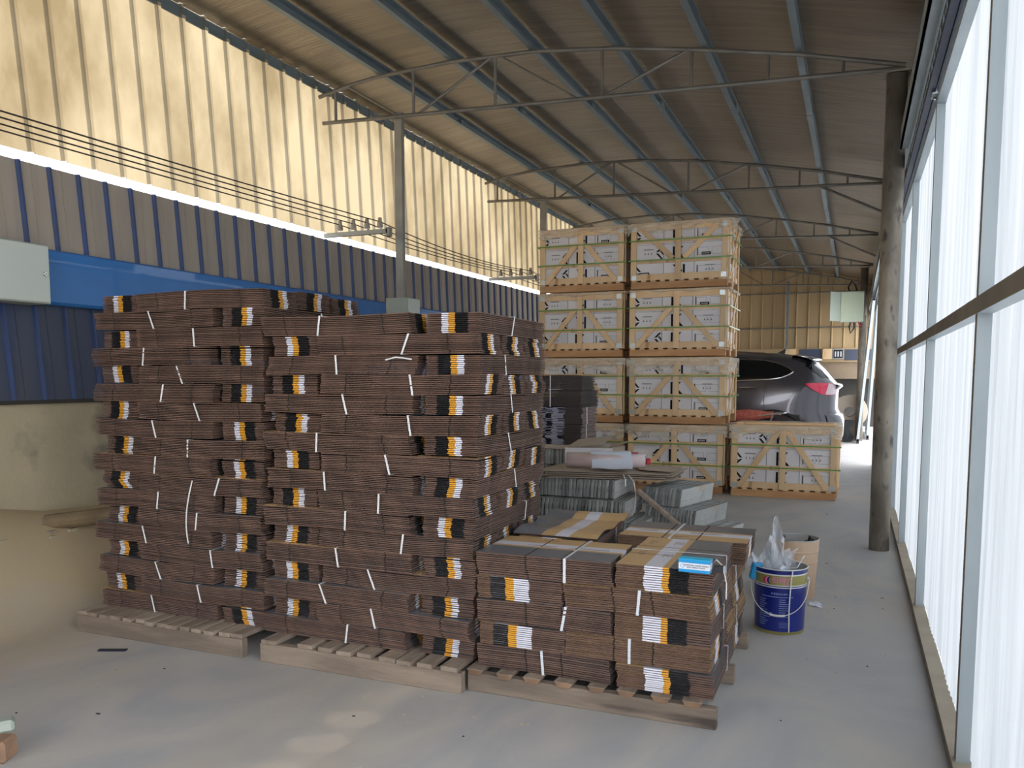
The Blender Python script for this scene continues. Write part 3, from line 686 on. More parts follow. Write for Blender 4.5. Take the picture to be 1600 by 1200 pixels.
def crate(x0, y0, z0, w, d, h, label, short, seed, diag=1, wrap=.12, side=True):
    rg = random.Random(seed); root = tag(empty('timber_crate', (x0+w/2, y0+d/2, z0)), label, 'crate', 'timber crates of white cartons')
    Lc = (-w/2, -d/2, 0)
    def P(n, m, bv=.0025): return m.build(n, root, loc=Lc, bevel=bv)
    for y in (0, d/2-.03, d-.07): P('runner', MB().box(0, w, y+.01, y+.07, 0, .088, 'crate_beam'))
    n = 10; sw = w/n
    for k in range(n): P('deck_slat', MB().box(sw*k+.012, sw*k+sw*.62, .004, d-.004, .0885, .107, 'crate_wood'), .0)
    zb = .1075; pw = .072; ph = h-.012
    for x in (0, w-pw): P('corner_post', MB().box(x, x+pw, .0, .022, zb, ph, 'crate_wood')); P('corner_post', MB().box(x, x+pw, d-.022, d, zb, ph, 'crate_wood'))
    P('centre_post', MB().box(w/2-.038, w/2+.034, -.018, .004, zb-.006, ph, 'crate_wood'))
    H = ph-zb; q1 = zb+H*.30; q2 = zb+H*.66
    for z, hh, nm in ((zb,.078,'bottom_rail'),(q1,.05,'middle_rail'),(q2,.05,'middle_rail'),(ph-.088,.088,'top_rail')):
        P(nm, MB().box(pw, w-pw, .006, .024, z, z+hh, 'crate_wood')); P(nm, MB().box(.0, w, d-.044, d-.022, z, z+hh, 'crate_wood'))
    for s in (-1, 1):
        xc = w/2+s*.07; xe = w/2+s*(w/2-pw-.03)
        if diag == 1: a, b = (xc, q2+.035), (xe, zb+.02)
        elif diag == 2: a, b = (xe, ph-.03), (xc, q1+.05)
        else: a, b = (xc-s*.02, ph-.06), (xe, zb+.02)
        P('diagonal_brace', MB().bar((a[0], -.006, a[1]), (b[0], -.006, b[1]), .016, .066, 'crate_wood', up=(0,0,1)))
    for xx, inn in ((0, 1), (w, -1)):
        nn = 4 if (xx and side) else 3
        for k in range(nn):
            y = .05+(d-.12)*k/(nn-1); a, b = sorted((xx, xx-inn*-.0+inn*.0+ (.018 if xx else -.018)))
            P('side_post', MB().box(a, b, y, y+.045, zb-.10*(k%2), ph, 'crate_wood'))
        a, b = sorted((xx, xx+inn*.018))
        for z in (zb, q1, q2, ph-.08): P('side_rail', MB().box(a, b, .024, d-.044, z, z+.06, 'crate_wood'))
    if side: P('diagonal_brace', MB().bar((w+.026,.10,zb+.03),(w+.026,d-.25,ph-.05),.045,.014,'crate_wood',up=(1,0,0)))
    for y in (.0, d*.33, d*.66, d-.08): P('top_slat', MB().box(.0, w, y, y+.08, ph, h-.001, 'crate_wood'))
    for x in (.012, w-.082):
        for z in (zb+.005, ph-.085): P('corner_plate', MB().box(x, x+.066, -.003, -.0005, z, z+.062, 'bracket_metal'), .0006)
    e = .028
    for z in (q1+.028, q2+.02):
        dz = rg.uniform(-.01,.01); m = MB(); m.box(-e, w+e+.02, -e+.001, -e+.004, z+dz, z+dz+.016, 'strap_green'); m.box(w+e+.017, w+e+.02, -e+.001, d+.01, z+dz, z+dz+.016, 'strap_green'); m.box(-e, -e+.003, -e+.001, d+.01, z+dz, z+dz+.016, 'strap_green')
        P('green_strap', m, 0)
    # thin plastic sheet over the top, hanging down in front
    m = MB(); rows = []
    for j in range(8):
        row = []
        for i in range(25):
            t = i/24; x = -.03+(w+.08)*t; dr = (wrap*(1+.25*sin(i*.8+seed)+.25*sin(i*.31+seed*2)))*j/7
            row.append((x, -.034-.006*sin(i*1.3+j)-.012*(j/7)*abs(sin(i*.9+seed)), h-.004-dr))
        rows.append(row)
    m.grid(rows, 'wrap_film')
    m.grid([[( -.03+(w+.08)*i/24, -.034+(d+.04)*j/4, h+.002+.004*sin(i+j*2)) for i in range(25)] for j in range(5)], 'wrap_film')
    m.grid([[(w+.045+.012*sin(j*2.1+seed), -.034+(d+.04)*j/14, h-.004-wrap*(1+.4*sin(j*1.1+seed))*k/3) for j in range(15)] for k in range(4)], 'wrap_film')
    c0 = (w+.05, -.04, h-.01); m.add([c0,(w+(.15 if short.startswith(('second-l','topm')) else .06),-.02,h-.04+.02*sin(seed)),(w+.05,.02,h-.16)], [(0,1,2)], 'wrap_film')
    P('plastic_wrap', m, 0)
    # the cartons inside, each a thing of its own
    bw = (w-.06)/3; bh = (H-.035)/3
    for t in range(3):
        for c in range(3):
            lab = 'white printed carton, %s row %s, inside the %s' % (['bottom','middle','top'][t], ['left','centre','right'][c], short)
            r_ = tag(empty('printed_carton', (x0+.03+bw*(c+.5), y0+d/2, z0+zb+.003+bh*t)), lab, 'carton', 'white cartons inside the timber crates')
            q = MB(); q.box(-bw/2+.002, bw/2-.002, -d/2+.030, d/2-.05, 0, bh-.003, 'carton_white'); q.build('box', r_, bevel=.003)
            for kd in ({0:(0,4),1:(1,),2:(3,2)}[c] if rg.random() < .6 else {0:(0,2),1:(1,),2:(4,3)}[c])[:2]:
                o = link('printed_mark', logo(kd), r_, (0, -d/2+.030, .004)); o.scale = (bw/.37, 1, (bh-.01)/.2)
                if kd in (0, 1) and rg.random() < .4: o.rotation_euler = (pi, 0, pi); o.location.z = bh-.008
    return root

cw = [('bottom',0,.888),('second-lowest',.89,.868),('third-lowest',1.76,.868),('topmost',2.63,.845)]
for i, (w_, z, h) in enumerate(cw):
    crate(-2.752+.008*(i%2), 10.6, z, 1.235, .98, h-.012, '%s timber crate of the right column, wrapped in plastic and green straps' % w_, '%s right-column crate' % w_, 31+i, diag=2 if i == 3 else 1, wrap=(.14,.17,.03,.10)[i])
    crate(-4.015+.008*(i%2), 10.6, z, 1.165, .98, h-.012, '%s timber crate of the left column, partly behind the cartons' % w_, '%s left-column crate' % w_, 41+i, wrap=(.15,.15,.04,.10)[i], side=False)
crate(-1.405, 10.55, 0, 1.235, .98, .90, 'single low timber crate standing alone right of the crate columns', 'lone low crate', 51, diag=3, wrap=.12)
m = MB(); m.box(-1.36,-.2,10.62,10.70,.902,.925,'crate_wood'); tag(m.build('loose_board', bevel=.002), 'loose pale board lying on top of the single low crate', 'board')

# ------------------------------------------------------------------ split-stone panels stacked on edge
def stone_mesh(seed, Lg=.60, Hh=.15, t=.017):
    rg = random.Random(seed); m = MB(); m.box(-t/2, t/2, 0, Lg, .0, Hh, 'stone_edge')
    for row in range(3):
        y = 0; z0 = Hh*row/3; z1 = Hh*(row+1)/3
        while y < Lg-.01:
            e = min(Lg, y+rg.uniform(.11,.24)); off = rg.uniform(.0,.006)
            m.box(t/2-.002, t/2+.001+off, y+.002, e-.002, z0+.001, z1-.001, 'stone'); y = e
    me = m.mesh('stone_panel'); return me
STN = [stone_mesh(i) for i in range(6)]
def stones(x0, y0, z, n, pitch, rz, lab, group, seed, lean=4):
    rg = random.Random(seed)
    ca, sa = cos(rz), sin(rz)
    for k in range(n):
        d = pitch*k; o = link('stone_panel', STN[rg.randrange(6)], None, (x0+d*ca, y0+d*sa, z), (0, R(lean), rz))
        o.location.x += rg.uniform(-.0015,.0015); o.location.y += rg.uniform(-.014,.014)
        tag(o, lab, 'stone panel', group)
G = [(-2.45, 6.36, .515, 23, 'upper'), (-2.45, 6.30, .355, 26, 'middle'), (-2.45, 6.22, .20, 31, 'lower')]
for x, y, z, n, w_ in G:
    stones(x, y, z, n, .031, 0, 'grey split-stone panel on edge in the %s row under the cardboard sheets' % w_, 'stone panels, %s row of the front group' % w_, n)
MB().box(0,0,0,0,0,0,'stone')
for x, y, z, n, w_ in ((-1.62,6.72,.435,12,'upper'),(-1.58,6.66,.28,15,'middle'),(-1.52,6.60,.125,18,'lower')):
    stones(x, y, z, n, .031, R(-16), 'pale stone panel on edge in the %s row behind the leaning plank' % w_, 'stone panels, %s row behind the plank' % w_, n+50, 7)
def flatpallet(x0,x1,y0,y1,z0,h,label,rz=0):
    root = tag(empty('wooden_pallet', ((x0+x1)/2,(y0+y1)/2,z0), rz), label, 'pallet'); w=(x1-x0)/2; d=(y1-y0)/2
    for y in (-d, -.03, d-.06): MB().box(-w,w,y,y+.06,0,h-.02,'pallet_wood').build('runner', root, bevel=.003)
    n = 9
    for k in range(n): MB().box(-w+2*w*k/n, -w+2*w*k/n+.1, -d, d, h-.0195, h, 'pallet_slat').build('deck_slat', root, bevel=.002)
    return root
flatpallet(-2.48,-1.62,6.2,6.9,0,.196,'low wooden pallet under the front rows of split stone panels')
flatpallet(-1.50,-.98,6.72,7.25,0,.12,'low wooden pallet under the stone panels behind the plank',R(-16))
# second pile further back, carrying the dark cartons
for z, n, w_ in ((.12,18,'lowest'),(.28,18,'second'),(.44,18,'third'),(.60,18,'uppermost')):
    stones(-3.08, 7.92, z, n, .031, 0, 'grey stone panel in the %s row under the pile of dark cartons' % w_, 'stone panels, %s row under the dark cartons' % w_, n+int(z*100), 2)
flatpallet(-3.12,-2.5,7.9,8.55,0,.118,'low wooden pallet under the stone panels carrying dark cartons')
m = MB(); m.box(-3.14,-2.50,7.90,8.55,.757,.80,'kraft'); tag(m.build('kraft_board', bevel=.003), 'grey-brown board laid on the stone panels under the dark cartons', 'board')
mat('dark_card', (.085,.065,.06), .7, col2=(.06,.048,.045), ns=6, rnd=.2)
mat('pink_card', (.36,.27,.24), .85, col2=(.28,.21,.19), ns=8, rnd=.15)
mat('mauve_print', (.50,.50,.62), .6, col2=(.42,.42,.55), ns=8, rnd=.15)
def plain(name, Ln, Wd, t, end, side, bend=.0, bands=None):
    m = MB(); P = []
    n = 8
    for k in range(n):
        a = -Ln/2+Ln*k/n; b = a+Ln/n; za = bend*cos(a/Ln*pi*1.8); zb_ = bend*cos(b/Ln*pi*1.8)
        vs = [(a,-Wd/2,za),(b,-Wd/2,zb_),(b,Wd/2,zb_),(a,Wd/2,za),(a,-Wd/2,za+t),(b,-Wd/2,zb_+t),(b,Wd/2,zb_+t),(a,Wd/2,za+t)]
        m.add(vs, [(0,3,2,1),(4,5,6,7)], 'dark_card'); m.add(vs, [(2,3,7,6)], side); m.add(vs, [(0,1,5,4)], end if not bands else bands[k])
        if k == 0: m.add(vs, [(3,0,4,7)], side)
        if k == n-1: m.add(vs, [(1,2,6,5)], side)
    return m.mesh(name, fix=False)
PD = plain('flattened_carton', .50, .50, .0062, 'dark_card', 'dark_card', .006)
PM = [plain('flattened_carton', .52, .50, .0062, 'mauve_print', 'pink_card', .0, ['mauve_print','mauve_print','print_black','mauve_print','mauve_print','dark_card','dark_card','dark_card'][::(1 if q else 1)]) for q in range(2)]
PM.append(plain('flattened_carton', .52, .50, .0062, 'mauve_print', 'pink_card', .0, ['mauve_print','print_black','mauve_print','mauve_print','print_black','dark_card','dark_card','dark_card']))
rg = random.Random(77); zz = .801
DP = [('lower mauve-striped',24,'m',0,.0),('mauve-striped middle',20,'m',0,.005),('dark brown second from top',20,'d',-3,.02),('dark brown topmost',17,'d',2,.0)]
for q, (w_, n, kd, rz, dx) in enumerate(DP):
    root = tag(empty('carton_bundle', (-2.81+dx, 8.20, zz), R(rz)), '%s bundle of flattened cartons on the stone pile behind' % w_, 'carton bundle', 'dark carton bundles on the stone pile')
    for k in range(n):
        link('flattened_carton', PD if kd == 'd' else rg.choice(PM), root, (rg.uniform(-.012,.012), rg.uniform(-.006,.006), .0086*k+.001), (0,0,R(rg.gauss(0,.8))))
    hgt = .0086*n
    sx = -.09 if kd == 'd' else .267
    if kd == 'd': MB().box(sx,sx+.012,-.262,-.260,0,hgt,'strap_white').build('strap', root)
    else: m = MB(); m.bar((.272,-.12,0),(.272,-.13,hgt),.006,.012,'strap_white'); m.build('strap', root); 
    zz += hgt+.004

# ------------------------------------------------------------------ cardboard sheets, roll, paper, opened box and plank on the stones
def sheet(name, corners, z, t, label, cat, m1='kraft', m2='kraft_edge', wob=.008, group=None, seed=0):
    a, b, c, d = [Vector((p[0], p[1], 0)) for p in corners]; n = 12; k_ = 6; T = []; Bt = []
    for j in range(k_+1):
        v = j/k_; r1 = []; r2 = []
        for i in range(n+1):
            u = i/n; p = a*(1-u)*(1-v)+b*u*(1-v)+c*u*v+d*(1-u)*v; zz_ = z+wob*(sin(u*5+seed)+.6*sin(v*4+u*3+seed*2))*(.3+abs(u-.5)*1.4)
            r1.append((p.x,p.y,zz_+t)); r2.append((p.x,p.y,zz_))
        T.append(r1); Bt.append(r2)
    m = MB(); m.grid(T, m1); m.grid([r_[::-1] for r_ in Bt], m1)
    ring = lambda G_: G_[0]+[r_[-1] for r_ in G_[1:]]+G_[-1][::-1][1:]+[r_[0] for r_ in G_[::-1][1:-1]]
    ra, rb = ring(T), ring(Bt); N_ = len(ra)
    m.add(ra+rb, [(i,(i+1)%N_,(i+1)%N_+N_,i+N_) for i in range(N_)], m2)
    return tag(m.build(name, fix=False), label, cat, group)
base = [(-2.34,6.28),(-1.36,6.52),(-1.36,7.10),(-2.42,6.95)]
SW = ['bottom','second','third','fourth','top']
for k in range(4):
    o_ = .03*k; cs = [(base[0][0]+[.06,.0,.02,-.06][k], base[0][1]+[-.06,-.02,-.01,.0][k]), (base[1][0]+[.05,-.02,.03,.0][k], base[1][1]+[.0,-.03,.02,.0][k]), (base[2][0]+[.02,.0,.05,.0][k], base[2][1]), base[3]]
    sheet('cardboard_sheet', cs, .672+.014*k, .006, '%s grey-brown cardboard sheet of the pile laid over the stone panels' % ['bottom','second','third','topmost'][k], 'cardboard', seed=.5, wob=.006, group='cardboard sheets on the stones')
ZS = .672+.042+.010
sheet('cardboard_sheet', [(-1.62,6.62),(-1.28,6.55),(-1.50,6.98),(-1.74,7.0)], ZS+.006, .004, 'small cut cardboard piece on the right of the sheet pile, below the roll', 'cardboard', seed=2, wob=.004)
m = MB(); m.lathe([(.046,-.33),(.062,-.33),(.063,0),(.062,.33),(.046,.33)], 'film_pink', 24, axis='x'); m.lathe([(.046,.33),(.044,0),(.046,-.33)], 'kraft_edge', 24, axis='x')
r = tag(empty('film_roll', (-1.92, 6.66, ZS+.070), R(14)), 'pinkish plastic film roll lying on the cardboard sheets', 'roll')
m.build('roll', r, smooth=True)
m = MB(); m.box(.20,.27,-.02,.02,.063,.068,'red'); m.build('red_sticker', r); m = MB(); m.box(.335,.375,-.02,.03,-.03,.02,'red'); m.build('core_plug', r, bevel=.008)
PP = [(.05,.066),(.02,.075),(-.02,.074),(-.05,.058),(-.075,.025),(-.095,.006),(-.14,.0),(-.20,.0),(-.25,-.002)]
P = [[(-2.07+.33*i/10+.012*j, 6.655+.07*i/10+dy, ZS+.072+(dz if j < 6 else -.052+.002*j)-(.0 if j < 4 else .012)+.003*sin(i*.9)) for i in range(11)] for j, (dy, dz) in enumerate(PP)]
m = MB(); m.grid(P, 'paper'); m.grid([[(x,y,z-.001) for x,y,z in q] for q in P], 'paper'); tag(m.build('paper_sheet', smooth=True, fix=False), 'white sheet of paper draped over the film roll', 'paper')
r = tag(empty('opened_carton', (-2.16, 6.98, ZS), R(12)), 'half-opened kraft cardboard box lying behind the film roll', 'cardboard box')
MB().box(-.22,.30,-.0,.005,.0,.14,'carton_white').build('front_panel', r); MB().box(-.22,.30,.20,.205,0,.15,'kraft').build('back_panel', r)
m = MB(); m.add([(-.22,0,.14),(.10,0,.17),(.22,.22,.24),(-.12,.24,.20)], [(0,1,2,3)], 'kraft'); m.add([(-.22,0,.138),(.10,0,.168),(.22,.22,.238),(-.12,.24,.198)], [(3,2,1,0)], 'kraft'); m.build('top_flap', r, fix=False)
m = MB(); m.add([(.16,0,.13),(.32,0,.19),(.34,.15,.20),(.18,.16,.16)], [(0,1,2,3)], 'kraft'); m.build('loose_flap', r, fix=False); MB().box(-.225,-.22,0,.2,0,.14,'kraft').build('side_panel', r); MB().box(.20,.31,-.002,-.0005,.0,.15,'kraft').build('end_flap', r)
m = MB(); [m.bar((-.14+.09*k,-.002,.07),(-.12+.09*k,-.002,.09),.002,.004,'print_text') for k in range(3)]; m.build('printed_text', r)
tag(string('loose_string', [(-1.66,6.42,ZS-.02),(-1.60,6.36,ZS-.06),(-1.575,6.33,ZS-.16),(-1.58,6.32,ZS-.28),(-1.60,6.31,ZS-.33)], None, .005), 'white strap hanging down over the stones from the cardboard sheets', 'string')
tag(string('loose_string', [(-1.70,6.42,ZS-.02),(-1.67,6.36,ZS-.05),(-1.665,6.35,ZS-.10)], None, .006), 'short white strap end at the edge of the cardboard sheets', 'string')
o = tag(MB().bar((0,0,0),(.50,0,-.39),.075,.028,'pallet_slat').build('wooden_plank', loc=(-1.555,6.30,.605), bevel=.003), 'grey wooden plank leaning diagonally against the stone panels', 'plank')

# ------------------------------------------------------------------ buckets
def bucket(x, y, r0, r1, h, rz, label, blue):
    root = tag(empty('paint_bucket', (x, y, 0), rz), label, 'bucket')
    rad = lambda z: r0+(r1-r0)*z/h
    m = MB()
    if blue:
        for a, b_, mm in ((0,.018,'bucket_gold'),(.018,h*.72,'bucket_blue'),(h*.72,h*.735,'bucket_rim'),(h*.735,h*.75,'bucket_blue'),(h*.75,h*.765,'bucket_rim'),(h*.765,h*.91,'bucket_gold'),(h*.91,h*.93,'bucket_rim'),(h*.93,h,'bucket_blue')):
            m.lathe([(rad(a),a),(rad(b_),b_)], mm, 48)
    else:
        m.lathe([(r0,0),(rad(h*.99),h*.99)], 'bucket_tan', 48)
        for z in (h*.80, h*.62): m.lathe([(rad(z)+.0005,z-.008),(rad(z)+.004,z),(rad(z)+.0005,z+.008)], 'bucket_tan', 48)
    m.lathe([(rad(h)-.003,h),(r0-.004,.012),(.0001,.012)], 'bucket_inside', 48); m.lathe([(.0001,.001),(r0,.001)], 'bucket_gold' if blue else 'bucket_tan', 48)
    body = m.build('body', root, fix=False)
    for p in body.data.polygons: p.use_smooth = True
    MB().tube([(rad(h)*cos(t*pi/20), rad(h)*sin(t*pi/20), h) for t in range(41)], .0035, 'bucket_rim' if blue else 'bracket_metal', 8, False).build('rim', root, smooth=True)
    for s in (-1,1):
        m = MB(); m.lathe([(.0001,s*.012),(.012,s*.010),(.014,0)], 'bracket_metal', 14, (s*(rad(h*.82)+.002),0,h*.82), 'x'); m.build('ear', root)
    # bail handle hanging down in front
    zt = h*.82; a = rad(zt)+.012; P = []
    if blue:
        for k in range(25):
            t = pi*k/24; z = zt-(h*.52)*sin(t)**.8; P.append((-a*cos(t), -(rad(max(z,0))+.010)*sin(t)**.55 if 0<k<24 else 0, z))
    else:
        for k in range(25):
            t = pi*k/24; P.append((-a*cos(t), (a+.012)*sin(t), zt-.10*sin(t)))
    hd = MB().tube(P, .0022, 'bucket_rim' if blue else 'bracket_metal', 6).build('handle', root)
    MB().tube([P[k] for k in (10,11,12,13,14)], .0065, 'bucket_rim', 10).build('grip', hd)
    return root, rad
BH = .385
bk, rad = bucket(-.37, 5.035, .140, .153, BH, R(0), 'dark blue metal paint bucket with gold band, white film scraps sticking out', True)
FA = -pi/2-.08   # the printed side faces the photographer
def wrap_on(me, x0, z, par, dr=.0012, name='lettering', ang=FA):
    for v in me.vertices:
        rr_ = rad(z)+dr; t = ang+(v.co.x+x0)/rr_; zz_ = z+v.co.y; v.co = (rr_*cos(t), rr_*sin(t), zz_)
    return link(name, me, par)
wrap_on(text_mesh('佰得力', .040, 'pink_print', .0), .035, BH*.835, bk)
wrap_on(text_mesh('HYDL', .014, 'pink_print', .0), .058, BH*.785, bk)
def arcs():
    me = None; m = MB()
    for k, mm in enumerate(('red','pink_print','bucket_blue')):
        n = 12; cx_ = -.058+.012*k; P1 = []; P2 = []
        for i in range(n+1):
            t = radians_(105+ (255-105)*i/n); P1.append((cx_+.024*cos(t), .022*sin(t), 0)); P2.append((cx_+.006+.020*cos(t), .021*sin(t), 0))
        m.grid([P1, P2], mm)
    return m.mesh('round_logo', fix=False)
radians_ = math.radians
wrap_on(arcs(), .005, BH*.83, bk, .0016, 'round_logo')
wrap_on(text_mesh('环保型防水涂料', .0135, 'bucket_print', .0), .02, BH*.63, bk)
m = MB(); rgq = random.Random(4)
def tline(x0_, x1_, y, h_=.0025): m.grid([[(x0_+(x1_-x0_)*k/8, y+q, 0) for k in range(9)] for q in (0, h_)], 'bucket_print')
tline(-.085,.10,.0)
for k in range(13): tline(-.10, -.10+rgq.uniform(.03,.085), -.02-.0125*k)
for k in range(9): tline(.02, .02+rgq.uniform(.03,.065), -.015-.0125*k)
for k in range(4): tline(.02,.075,-.15-.009*k,.0012)
wrap_on(m.mesh('small_print', fix=False), 0, BH*.58, bk, .0013, 'small_print')
tag(string('loose_string', [(-.37+.157*cos(-1.08)+.004,5.035+.157*sin(-1.08),.385),(-.37+.165*cos(-1.12),5.035+.165*sin(-1.12),.34),(-.37+.158*cos(-1.13),5.035+.158*sin(-1.13),.27),(-.37+.158*cos(-1.16),5.035+.158*sin(-1.16),.15),(-.37+.152*cos(-1.13),5.035+.152*sin(-1.13),.02)], None, .004), 'white string hanging over the rim and down the blue bucket', 'string')
tag(string('loose_string', [(-.31,4.94,.39),(-.27,4.93,.40),(-.235,4.955,.47),(-.24,4.95,.45)], None, .003), 'white string end standing up from the blue bucket rim', 'string')
bk2, _r = bucket(-.335, 5.86, .128, .150, .40, R(25), 'tan metal bucket standing behind the blue bucket', False)
def scrap(x, y, z, w, h, tilt, rz, seed, label, mm='scrap_film', nx=10, ny=10, parent=None):
    rg = random.Random(seed); P = []
    ph = [rg.uniform(0,6) for _ in range(6)]
    for j in range(ny+1):
        v = j/ny; row = []
        for i in range(nx+1):
            u = i/nx-.5; k = w*(1-.35*v*rg.uniform(.8,1.2)); X = u*k+.02*sin(v*5+ph[0]); Y_ = .03*sin(u*9+ph[1]+v*3)+.018*sin(v*11+u*7+ph[2])+tilt*v*h; Z = v*h*(1+.18*sin(u*8+ph[3])) if j else 0
            row.append((X+rg.uniform(-.003,.003), Y_+rg.uniform(-.004,.004), Z))
        P.append(row)
    m = MB(); m.grid(P, mm); o = m.build('plastic_scrap', smooth=False, loc=(x,y,z), rot=(0,0,rz), fix=False)
    return tag(o, label, 'plastic scrap')
scrap(-.385, 5.03, .25, .13, .36, .05, .3, 1, 'tall torn scrap of clear plastic film standing up in the blue bucket')
scrap(-.50, 5.03, .27, .10, .17, -.2, -.5, 2, 'blue-white crumpled plastic film at the left rim of the blue bucket')
scrap(-.30, 5.06, .25, .14, .20, .25, .9, 3, 'dull clear plastic film bulging at the back of the blue bucket')
scrap(-.37, 4.99, .30, .18, .09, -.5, .1, 4, 'white crumpled film lying in the mouth of the blue bucket', 'paper')
scrap(-.45, 5.06, .26, .08, .21, .0, 1.2, 5, 'narrow clear film strip beside the tall scrap in the bucket')
m = MB(); P = []
for j in range(7):
    P.append([((.012+.10*j/6)*cos(2*pi*i/16), (.012+.10*j/6)*sin(2*pi*i/16), .02*sin(i*2.3+j)+.05*j/6) for i in range(17)])
m.grid(P, 'bucket_inside'); tag(m.build('cloth_rag', loc=(-.335,5.86,.29), fix=False), 'grey crumpled rag stuffed inside the tan bucket', 'rag')
scrap(-.455, 5.84, .30, .10, .10, -.3, .4, 9, 'dark crumpled film hanging over the left rim of the tan bucket', 'bucket_inside')
scrap(-.25, 5.88, .30, .09, .095, .1, .9, 10, 'dark crumpled wad at the right inside of the tan bucket', 'black_matt')
m = MB(); m.box(-.03,.03,-.02,.02,0,.10,'box_blue'); tag(m.build('blue_wrapper', loc=(-.515,4.98,.30), rot=(.1,.2,.3), bevel=.006), 'small bright blue wrapper at the left rim of the blue bucket', 'wrapper')
scrap(-.18, 5.62, .0, .07, .02, .8, .6, 12, 'scrap of bluish film on the floor by the tan bucket', 'box_print', 6, 4)

# ------------------------------------------------------------------ grey sport-utility car behind the crates (rear to the right)
CX1, CY0 = -.17, 13.0           # rear end, near side
HWD = .99; CYC = CY0+HWD
def prof(z):
    """rear x, front x and half width at height z"""
    rear = [(.30,-.24),(.42,-.19),(.62,-.165),(.86,-.17),(.93,-.20),(1.0,-.235),(1.2,-.235),(1.34,-.22),(1.40,-.255),(1.46,-.31),(1.6,-.42),(1.72,-.54),(1.80,-.72),(1.86,-1.05)]
    front = [(.30,-4.78),(.55,-4.86),(.80,-4.84),(1.0,-4.70),(1.12,-4.35),(1.20,-3.85),(1.30,-3.60),(1.60,-3.00),(1.78,-2.65),(1.86,-2.30)]
    wid = [(.30,.90),(.45,.965),(.80,.99),(1.05,.985),(1.30,.955),(1.42,.925),(1.60,.835),(1.74,.755),(1.80,.70),(1.86,.55)]
    def L_(T):
        if z <= T[0][0]: return T[0][1]
        for (a,va),(b,vb) in zip(T, T[1:]):
            if a <= z <= b: return va+(vb-va)*(z-a)/(b-a)
        return T[-1][1]
    return L_(rear), L_(front), L_(wid)
def cpt(z, th):
    xr, xf, w_ = prof(z); xc = (xr+xf)/2; a = (xr-xf)/2; n = 7.0
    c, s_ = cos(th), sin(th)
    return (xc+a*math.copysign(abs(c)**(2/n), c), CYC+w_*math.copysign(abs(s_)**(2/4.2), s_), z)
def cside(x, z, off=.004):
    xr, xf, w_ = prof(z); xc = (xr+xf)/2; a = (xr-xf)/2; u = min(.9999, abs((x-xc)/a))
    # same curve as cpt, solved for y on the near side
    c = u**(7.0/2); s_ = sqrt(max(0, 1-c*c)); return (x, CYC-w_*s_**(2/4.2)-off, z)
ZL = [.30,.36,.45,.55,.65,.75,.85,.93,1.0,1.08,1.16,1.24,1.32,1.38,1.44,1.50,1.56,1.62,1.68,1.74,1.78,1.82,1.845,1.86]
car = tag(empty('sport_utility_car', (-2.5, CYC, 0)), 'dark grey sport-utility car parked behind the timber crates, rear to the right', 'car')
CL = (2.5, -CYC, 0)
def cp(n, m, par=None, **k): return m.build(n, par or car, loc=CL if par is None else (0,0,0), **k)
m = MB(); NT = 96; P = [[cpt(z, -pi+2*pi*k/NT) for k in range(NT)] for z in ZL]
vs = [p for r_ in P for p in r_]; fs = [(i*NT+k, i*NT+(k+1)%NT, (i+1)*NT+(k+1)%NT, (i+1)*NT+k) for i in range(len(ZL)-1) for k in range(NT)]
fs += [tuple(range(NT))[::-1], tuple(range((len(ZL)-1)*NT, len(ZL)*NT))]
m.add(vs, fs, 'car_paint'); body = cp('body', m, smooth=True)
WXs = (-1.12, -3.95)
for xw in WXs:      # wheel arches cut through the body
    c_ = MB(); c_.lathe([(.0001,-.02),(.47,-.02),(.47,.36),(.0001,.36)], 'car_black', 40, (xw, CY0-.06, .50), 'y')
    cm = c_.mesh('arch_cutter'); 
    bmb = bmesh.new(); bmb.from_mesh(body.data); bmb.free()
    co = bpy.data.objects.new('arch_cutter', cm); COL.objects.link(co); co.location = (0,0,0)
    bpy.context.view_layer.update()
    md = body.modifiers.new('arch', 'BOOLEAN'); md.object = co; md.operation = 'DIFFERENCE'; md.solver = 'EXACT'
    bpy.context.view_layer.update(); dg = bpy.context.evaluated_depsgraph_get()
    nm = bpy.data.meshes.new_from_object(body.evaluated_get(dg)); body.modifiers.clear(); body.data = nm; bpy.data.objects.remove(co)
for xw in WXs:
    w_ = empty('wheel', (xw-CL[0]*-1, CY0+.15-CYC, .385)); w_.parent = car
    MB().lathe([(.25,-.11),(.37,-.115),(.385,-.08),(.385,.08),(.37,.115),(.25,.11)], 'car_rubber', 40, axis='y').build('tyre', w_, smooth=True)
    m = MB(); m.lathe([(.25,-.10),(.235,-.06),(.22,.0)], 'chrome', 40, axis='y'); m.lathe([(.0001,-.07),(.06,-.07),(.07,-.05)], 'chrome', 20, axis='y')
    for k in range(5):
        a = 2*pi*k/5; m.bar((.05*cos(a),-.06,.05*sin(a)),(.24*cos(a),-.075,.24*sin(a)),.05,.03,'chrome',up=(0,1,0))
    m.lathe([(.0001,.02),(.24,.02)], 'car_black', 24, axis='y'); m.build('rim', w_)
    cp('arch_trim', MB().tube([cside(xw+.475*cos(t), .50+.475*sin(t), .002) for t in [ -.3+ (pi+.6)*k/24 for k in range(25)]], .022, 'car_black', 8))
def patch(pts_top, pts_bot, mname, off=.006, rows=6, name='window', par=None):
    n = len(pts_top); P = []
    for j in range(rows+1):
        v = j/rows; P.append([cside(a[0]*(1-v)+b[0]*v, a[1]*(1-v)+b[1]*v, off) for a, b in zip(pts_top, pts_bot)])
    m = MB(); m.grid(P, mname); return cp(name, m, par, smooth=True)
